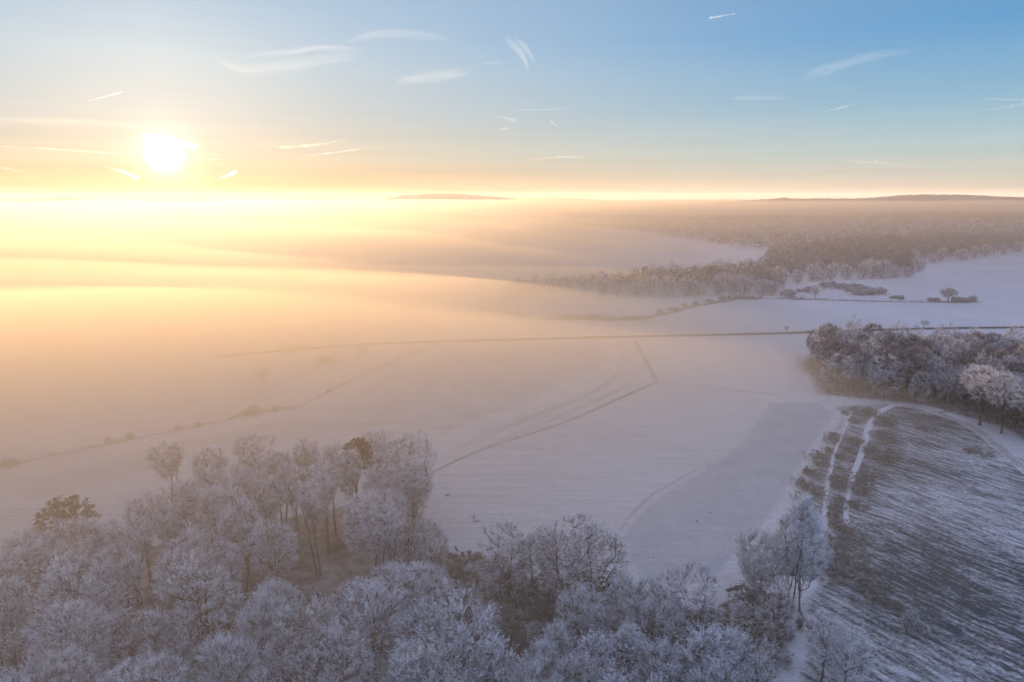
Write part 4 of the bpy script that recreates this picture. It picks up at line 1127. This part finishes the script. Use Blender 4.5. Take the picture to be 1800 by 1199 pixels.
slab('ground_fog', FX, FY, bank_top(FX, FY) * (1 + 0.07 * waves(FX, FY, 3, (120, 500))), M_FOG)
FX, FY = np.meshgrid(sgrid(130, -9900, 9900, 1.6), 500 + 9400 * np.linspace(0, 1, 150) ** 2.0, indexing='ij')
slab('fog_sea', FX, FY, sea_top(FX, FY) + 4.5 * waves(FX, FY, 5, (400, 1800), th0=0.1), M_SEA)

FX, FY = np.meshgrid(sgrid(110, -9900, 9900, 1.8), -1500 + 11400 * np.linspace(0, 1, 130) ** 1.5, indexing='ij')
slab('valley_mist', FX, FY, mist_top(FX, FY) + 2.4 * waves(FX, FY, 9, (300, 1300), th0=0.1) * np.clip(FY / 1500, 0.2, 1), M_MIST)
# denser mist over the left wood and the fields behind it
FX, FY = np.meshgrid(np.linspace(-1500, 1400, 120), np.linspace(-330, 2500, 120), indexing='ij')
lt = -8.0 + 82.0 * sstep(190, -270, FX - 0.38 * FY) * (1 - sstep(60, 1250, FY)) * sstep(-310, 160, FY) * sstep(-1450, -900, FX)
slab('mist', FX, FY, lt + 2.6 * waves(FX, FY, 10, (160, 620), th0=-0.3), M_LOW)
# ---------------------------------------------------------------- condensation trails and thin clouds, 20 km off
M_TRAIL = volume_material('condensation trail', (0.78, 0.90, 1.0), 0.010, 0.25)
M_CIRRUS = volume_material('ice cloud', (0.78, 0.90, 1.0), 0.00017, 0.25)
M_VEIL = volume_material('thin ice veil', (0.78, 0.90, 1.0), 0.00009, 0.25)
M_GLOW = volume_material('sunlit ice cloud', (0.9, 0.95, 1.0), 0.0011, 0.75)
RS = 20000.0
def far_pt(px, py, R=RS):
    d = np.array(ray(px, py)); d /= np.linalg.norm(d)
    return np.array([0, 0, CAM_H]) + d * R
def far_tube(tb, pts, w, n=22, jit=0.0, rg=RNG, profile=None, flat=1.0):
    P = resample3([far_pt(*p) for p in pts], n)
    u = np.linspace(0, 1, len(P))
    prof = np.sin(np.clip(u, 0.0, 1.0) * pi) ** 0.6 if profile is None else np.interp(u, *profile)
    R = np.maximum(w * prof * 0.5, 0.4)
    if jit: P[1:-1] += rg.normal(size=(len(P) - 2, 3)) * jit; R = R * np.clip(1 + rg.normal(0, .22, len(R)), .4, 1.7)
    tb.add(P, R, 8)
def resample3(P, n):
    P = np.array(P); Q = np.vstack([2 * P[0] - P[1], P, 2 * P[-1] - P[-2]]); o = []
    for a in range(1, len(Q) - 2):
        for u in np.linspace(0, 1, max(3, n // (len(Q) - 3)), endpoint=False):
            o.append(0.5 * (2 * Q[a] + (Q[a + 1] - Q[a - 1]) * u + (2 * Q[a - 1] - 5 * Q[a] + 4 * Q[a + 1] - Q[a + 2]) * u ** 2 + (3 * Q[a] - Q[a - 1] - 3 * Q[a + 1] + Q[a + 2]) * u ** 3))
    o.append(Q[-2]); return np.array(o)
PXM = RS / FPX
TRAILS = [
    ([(152, 178), (185, 170), (217, 161)], 3.2, 1.4, 'short bright vapour trail above left of the sun', ([0, .8, 1], [.3, 1, .3])),
    ([(1244, 32.5), (1272, 27.5), (1303, 22)], 3.2, 1.2, 'short thin vapour trail high in the blue at upper right', ([0, .1, .6, 1], [.2, 1, .7, .2])),
    ([(-40, 256), (60, 260), (160, 267), (250, 273)], 3.0, .7, 'long thin vapour trail running into the glare from the left', None),
    ([(330, 277), (360, 279), (402, 281)], 2.6, .7, 'thin vapour trail leaving the glare on the right', None),
    ([(489, 259), (530, 257), (575, 252), (592, 248), (615, 246)], 4.2, .7, 'wavy vapour trail right of the sun, upper of two', ([0, .08, .5, 1], [1, 1, .7, .2])),
    ([(531, 275), (570, 270), (620, 264), (652, 259)], 3.6, .6, 'straight vapour trail right of the sun, lower of two', ([0, .2, .7, 1], [.3, .9, 1, .2])),
    ([(828, 198), (870, 203), (895, 209), (907, 212)], 6.5, .45, 'comet-shaped vapour streak below the fan-shaped cloud', ([0, .4, .85, 1], [.1, .4, 1, .5])),
    ([(870, 231), (884, 227), (899, 224)], 3.0, .5, 'tiny vapour streak under the comet-shaped one', None),
    ([(966, 208), (971, 216), (980, 222)], 2.4, .6, 'tiny curled vapour streak right of the comet-shaped one', None),
    ([(388, 313), (402, 307), (417, 300)], 7.0, .5, 'stubby glowing vapour trail just right of the sun', ([0, .3, .8, 1], [.2, .7, 1, .5])),
    ([(186, 294), (215, 302), (245, 314)], 7.0, .5, 'glowing wedge of vapour just left of the sun', ([0, .6, 1], [.1, .8, 1])),
    ([(-20, 292), (15, 297), (45, 305)], 3.5, .5, 'faint vapour trail at the left frame edge above the horizon', None),
    ([(1720, 174), (1760, 174.5), (1830, 175.5)], 2.8, .35, 'faint level vapour trail at the right frame edge, upper of two', None),
    ([(1730, 193), (1770, 188), (1830, 176)], 5.0, .25, 'faint rising vapour trail at the right frame edge, lower of two', None),
    ([(1445, 197), (1475, 190), (1510, 182)], 3.6, .3, 'faint short vapour trail in the middle of the right sky', None),
    ([(918, 283), (960, 278), (1000, 276), (1035, 279)], 3.2, .35, 'faint level vapour trail low in the centre sky', None),
    ([(890, 194), (950, 193), (1020, 190)], 2.6, .25, 'very faint vapour trail right above the curled streak', None),
    ([(1480, 284), (1530, 285), (1590, 287)], 5.0, .25, 'faint blurred vapour trail low in the right sky', None),
]
for k, (pts, wpx, od, lab, prof) in enumerate(TRAILS):
    tb = Tubes(); far_tube(tb, pts, wpx * PXM, 26, wpx * PXM * .05, RNG, prof)
    m = volume_material('condensation trail', (0.80, 0.91, 1.0), od * .2 / (wpx * PXM), 0.25 if k not in (9, 10) else 0.75)
    tag(tb.build('vapour_trail', m), lab, 'vapour trail', 'vapour trails in the sky')
def cirrus(label, strands, m):
    """a thin cloud of many drawn-out filaments"""
    tb = Tubes(); rg = np.random.default_rng(len(label))
    for pts, wid, spread, n in strands:
        for q in range(int(n * 9)):
            a, b_ = sorted(rg.uniform(0, 1, 2))
            if b_ - a < .35: a, b_ = max(0, a - .25), min(1, b_ + .25)
            C = resample3([np.array([*p, 0.0]) for p in pts], 40)
            seg = C[int(a * (len(C) - 1)):int(b_ * (len(C) - 1)) + 1]
            if len(seg) < 5: continue
            o1, o2 = rg.normal(0, spread * 1.25, 2); tilt = np.linspace(o1, o2, len(seg))
            seg = seg[::max(1, len(seg) // 7)]
            tl = np.linspace(o1, o2, len(seg))
            Rr = RS + rg.uniform(-900, 900)
            P = np.array([far_pt(p[0], p[1] + d_, Rr) for p, d_ in zip(seg, tl)])
            P[1:-1, 2] += rg.normal(0, spread * PXM * .18, len(P) - 2)
            P = resample3(P, 20)
            u = np.linspace(0, 1, len(P))
            R = np.maximum(wid * PXM * .20 * np.sin(u * pi) ** .7 * rg.uniform(.5, 1.2), 1.0)
            tb.add(P, R, 8)
    o = tb.build('cirrus_cloud', m)
    tag(o, label, 'cloud', 'thin cirrus clouds')
cirrus('long feathered cirrus streak, brightest at its right tip, upper left of centre', [([(400, 103), (470, 94), (520, 90), (560, 84), (610, 85), (668, 91)], 6, 3.0, 16)], M_CIRRUS)
cirrus('dim hanging veil under the long feathered cirrus streak', [([(375, 102), (400, 114), (440, 121), (520, 114), (600, 100), (650, 94)], 13, 6.5, 10)], M_VEIL)
cirrus('pale cirrus veil right above the long feathered streak', [([(600, 72), (650, 62), (700, 58), (760, 64), (800, 73)], 9, 4, 18)], M_VEIL)
cirrus('blurred cirrus patch under the veil, left of the fan-shaped cloud', [([(690, 142), (740, 137), (790, 132), (838, 121)], 13, 5, 16)], M_VEIL)
cirrus('small bright cirrus dash left of the fan-shaped cloud', [([(842, 108), (865, 111), (900, 107)], 4, 1.2, 8)], M_CIRRUS)
cirrus('fan-shaped cirrus falling to the right near the top centre', [([(884, 66), (905, 82), (922, 104), (930, 124)], 14, 3.5, 12), ([(900, 66), (925, 85), (942, 112)], 12, 4, 10)], M_VEIL)
cirrus('faint cirrus wedge in the blue sky at right', [([(1412, 136), (1450, 122), (1510, 106), (1620, 88)], 15, 5, 10)], M_VEIL)
cirrus('very faint level cirrus in the right sky', [([(1280, 174), (1330, 172), (1400, 171)], 8, 2, 8)], M_VEIL)
cirrus('wing-shaped cloud glowing right above the sun', [([(246, 240), (285, 243), (320, 254), (350, 258)], 9, 2, 12)], M_GLOW)
cirrus('long pale cirrus band over the glare at left', [([(-40, 208), (60, 212), (140, 213), (260, 222)], 8, 3, 14)], M_VEIL)
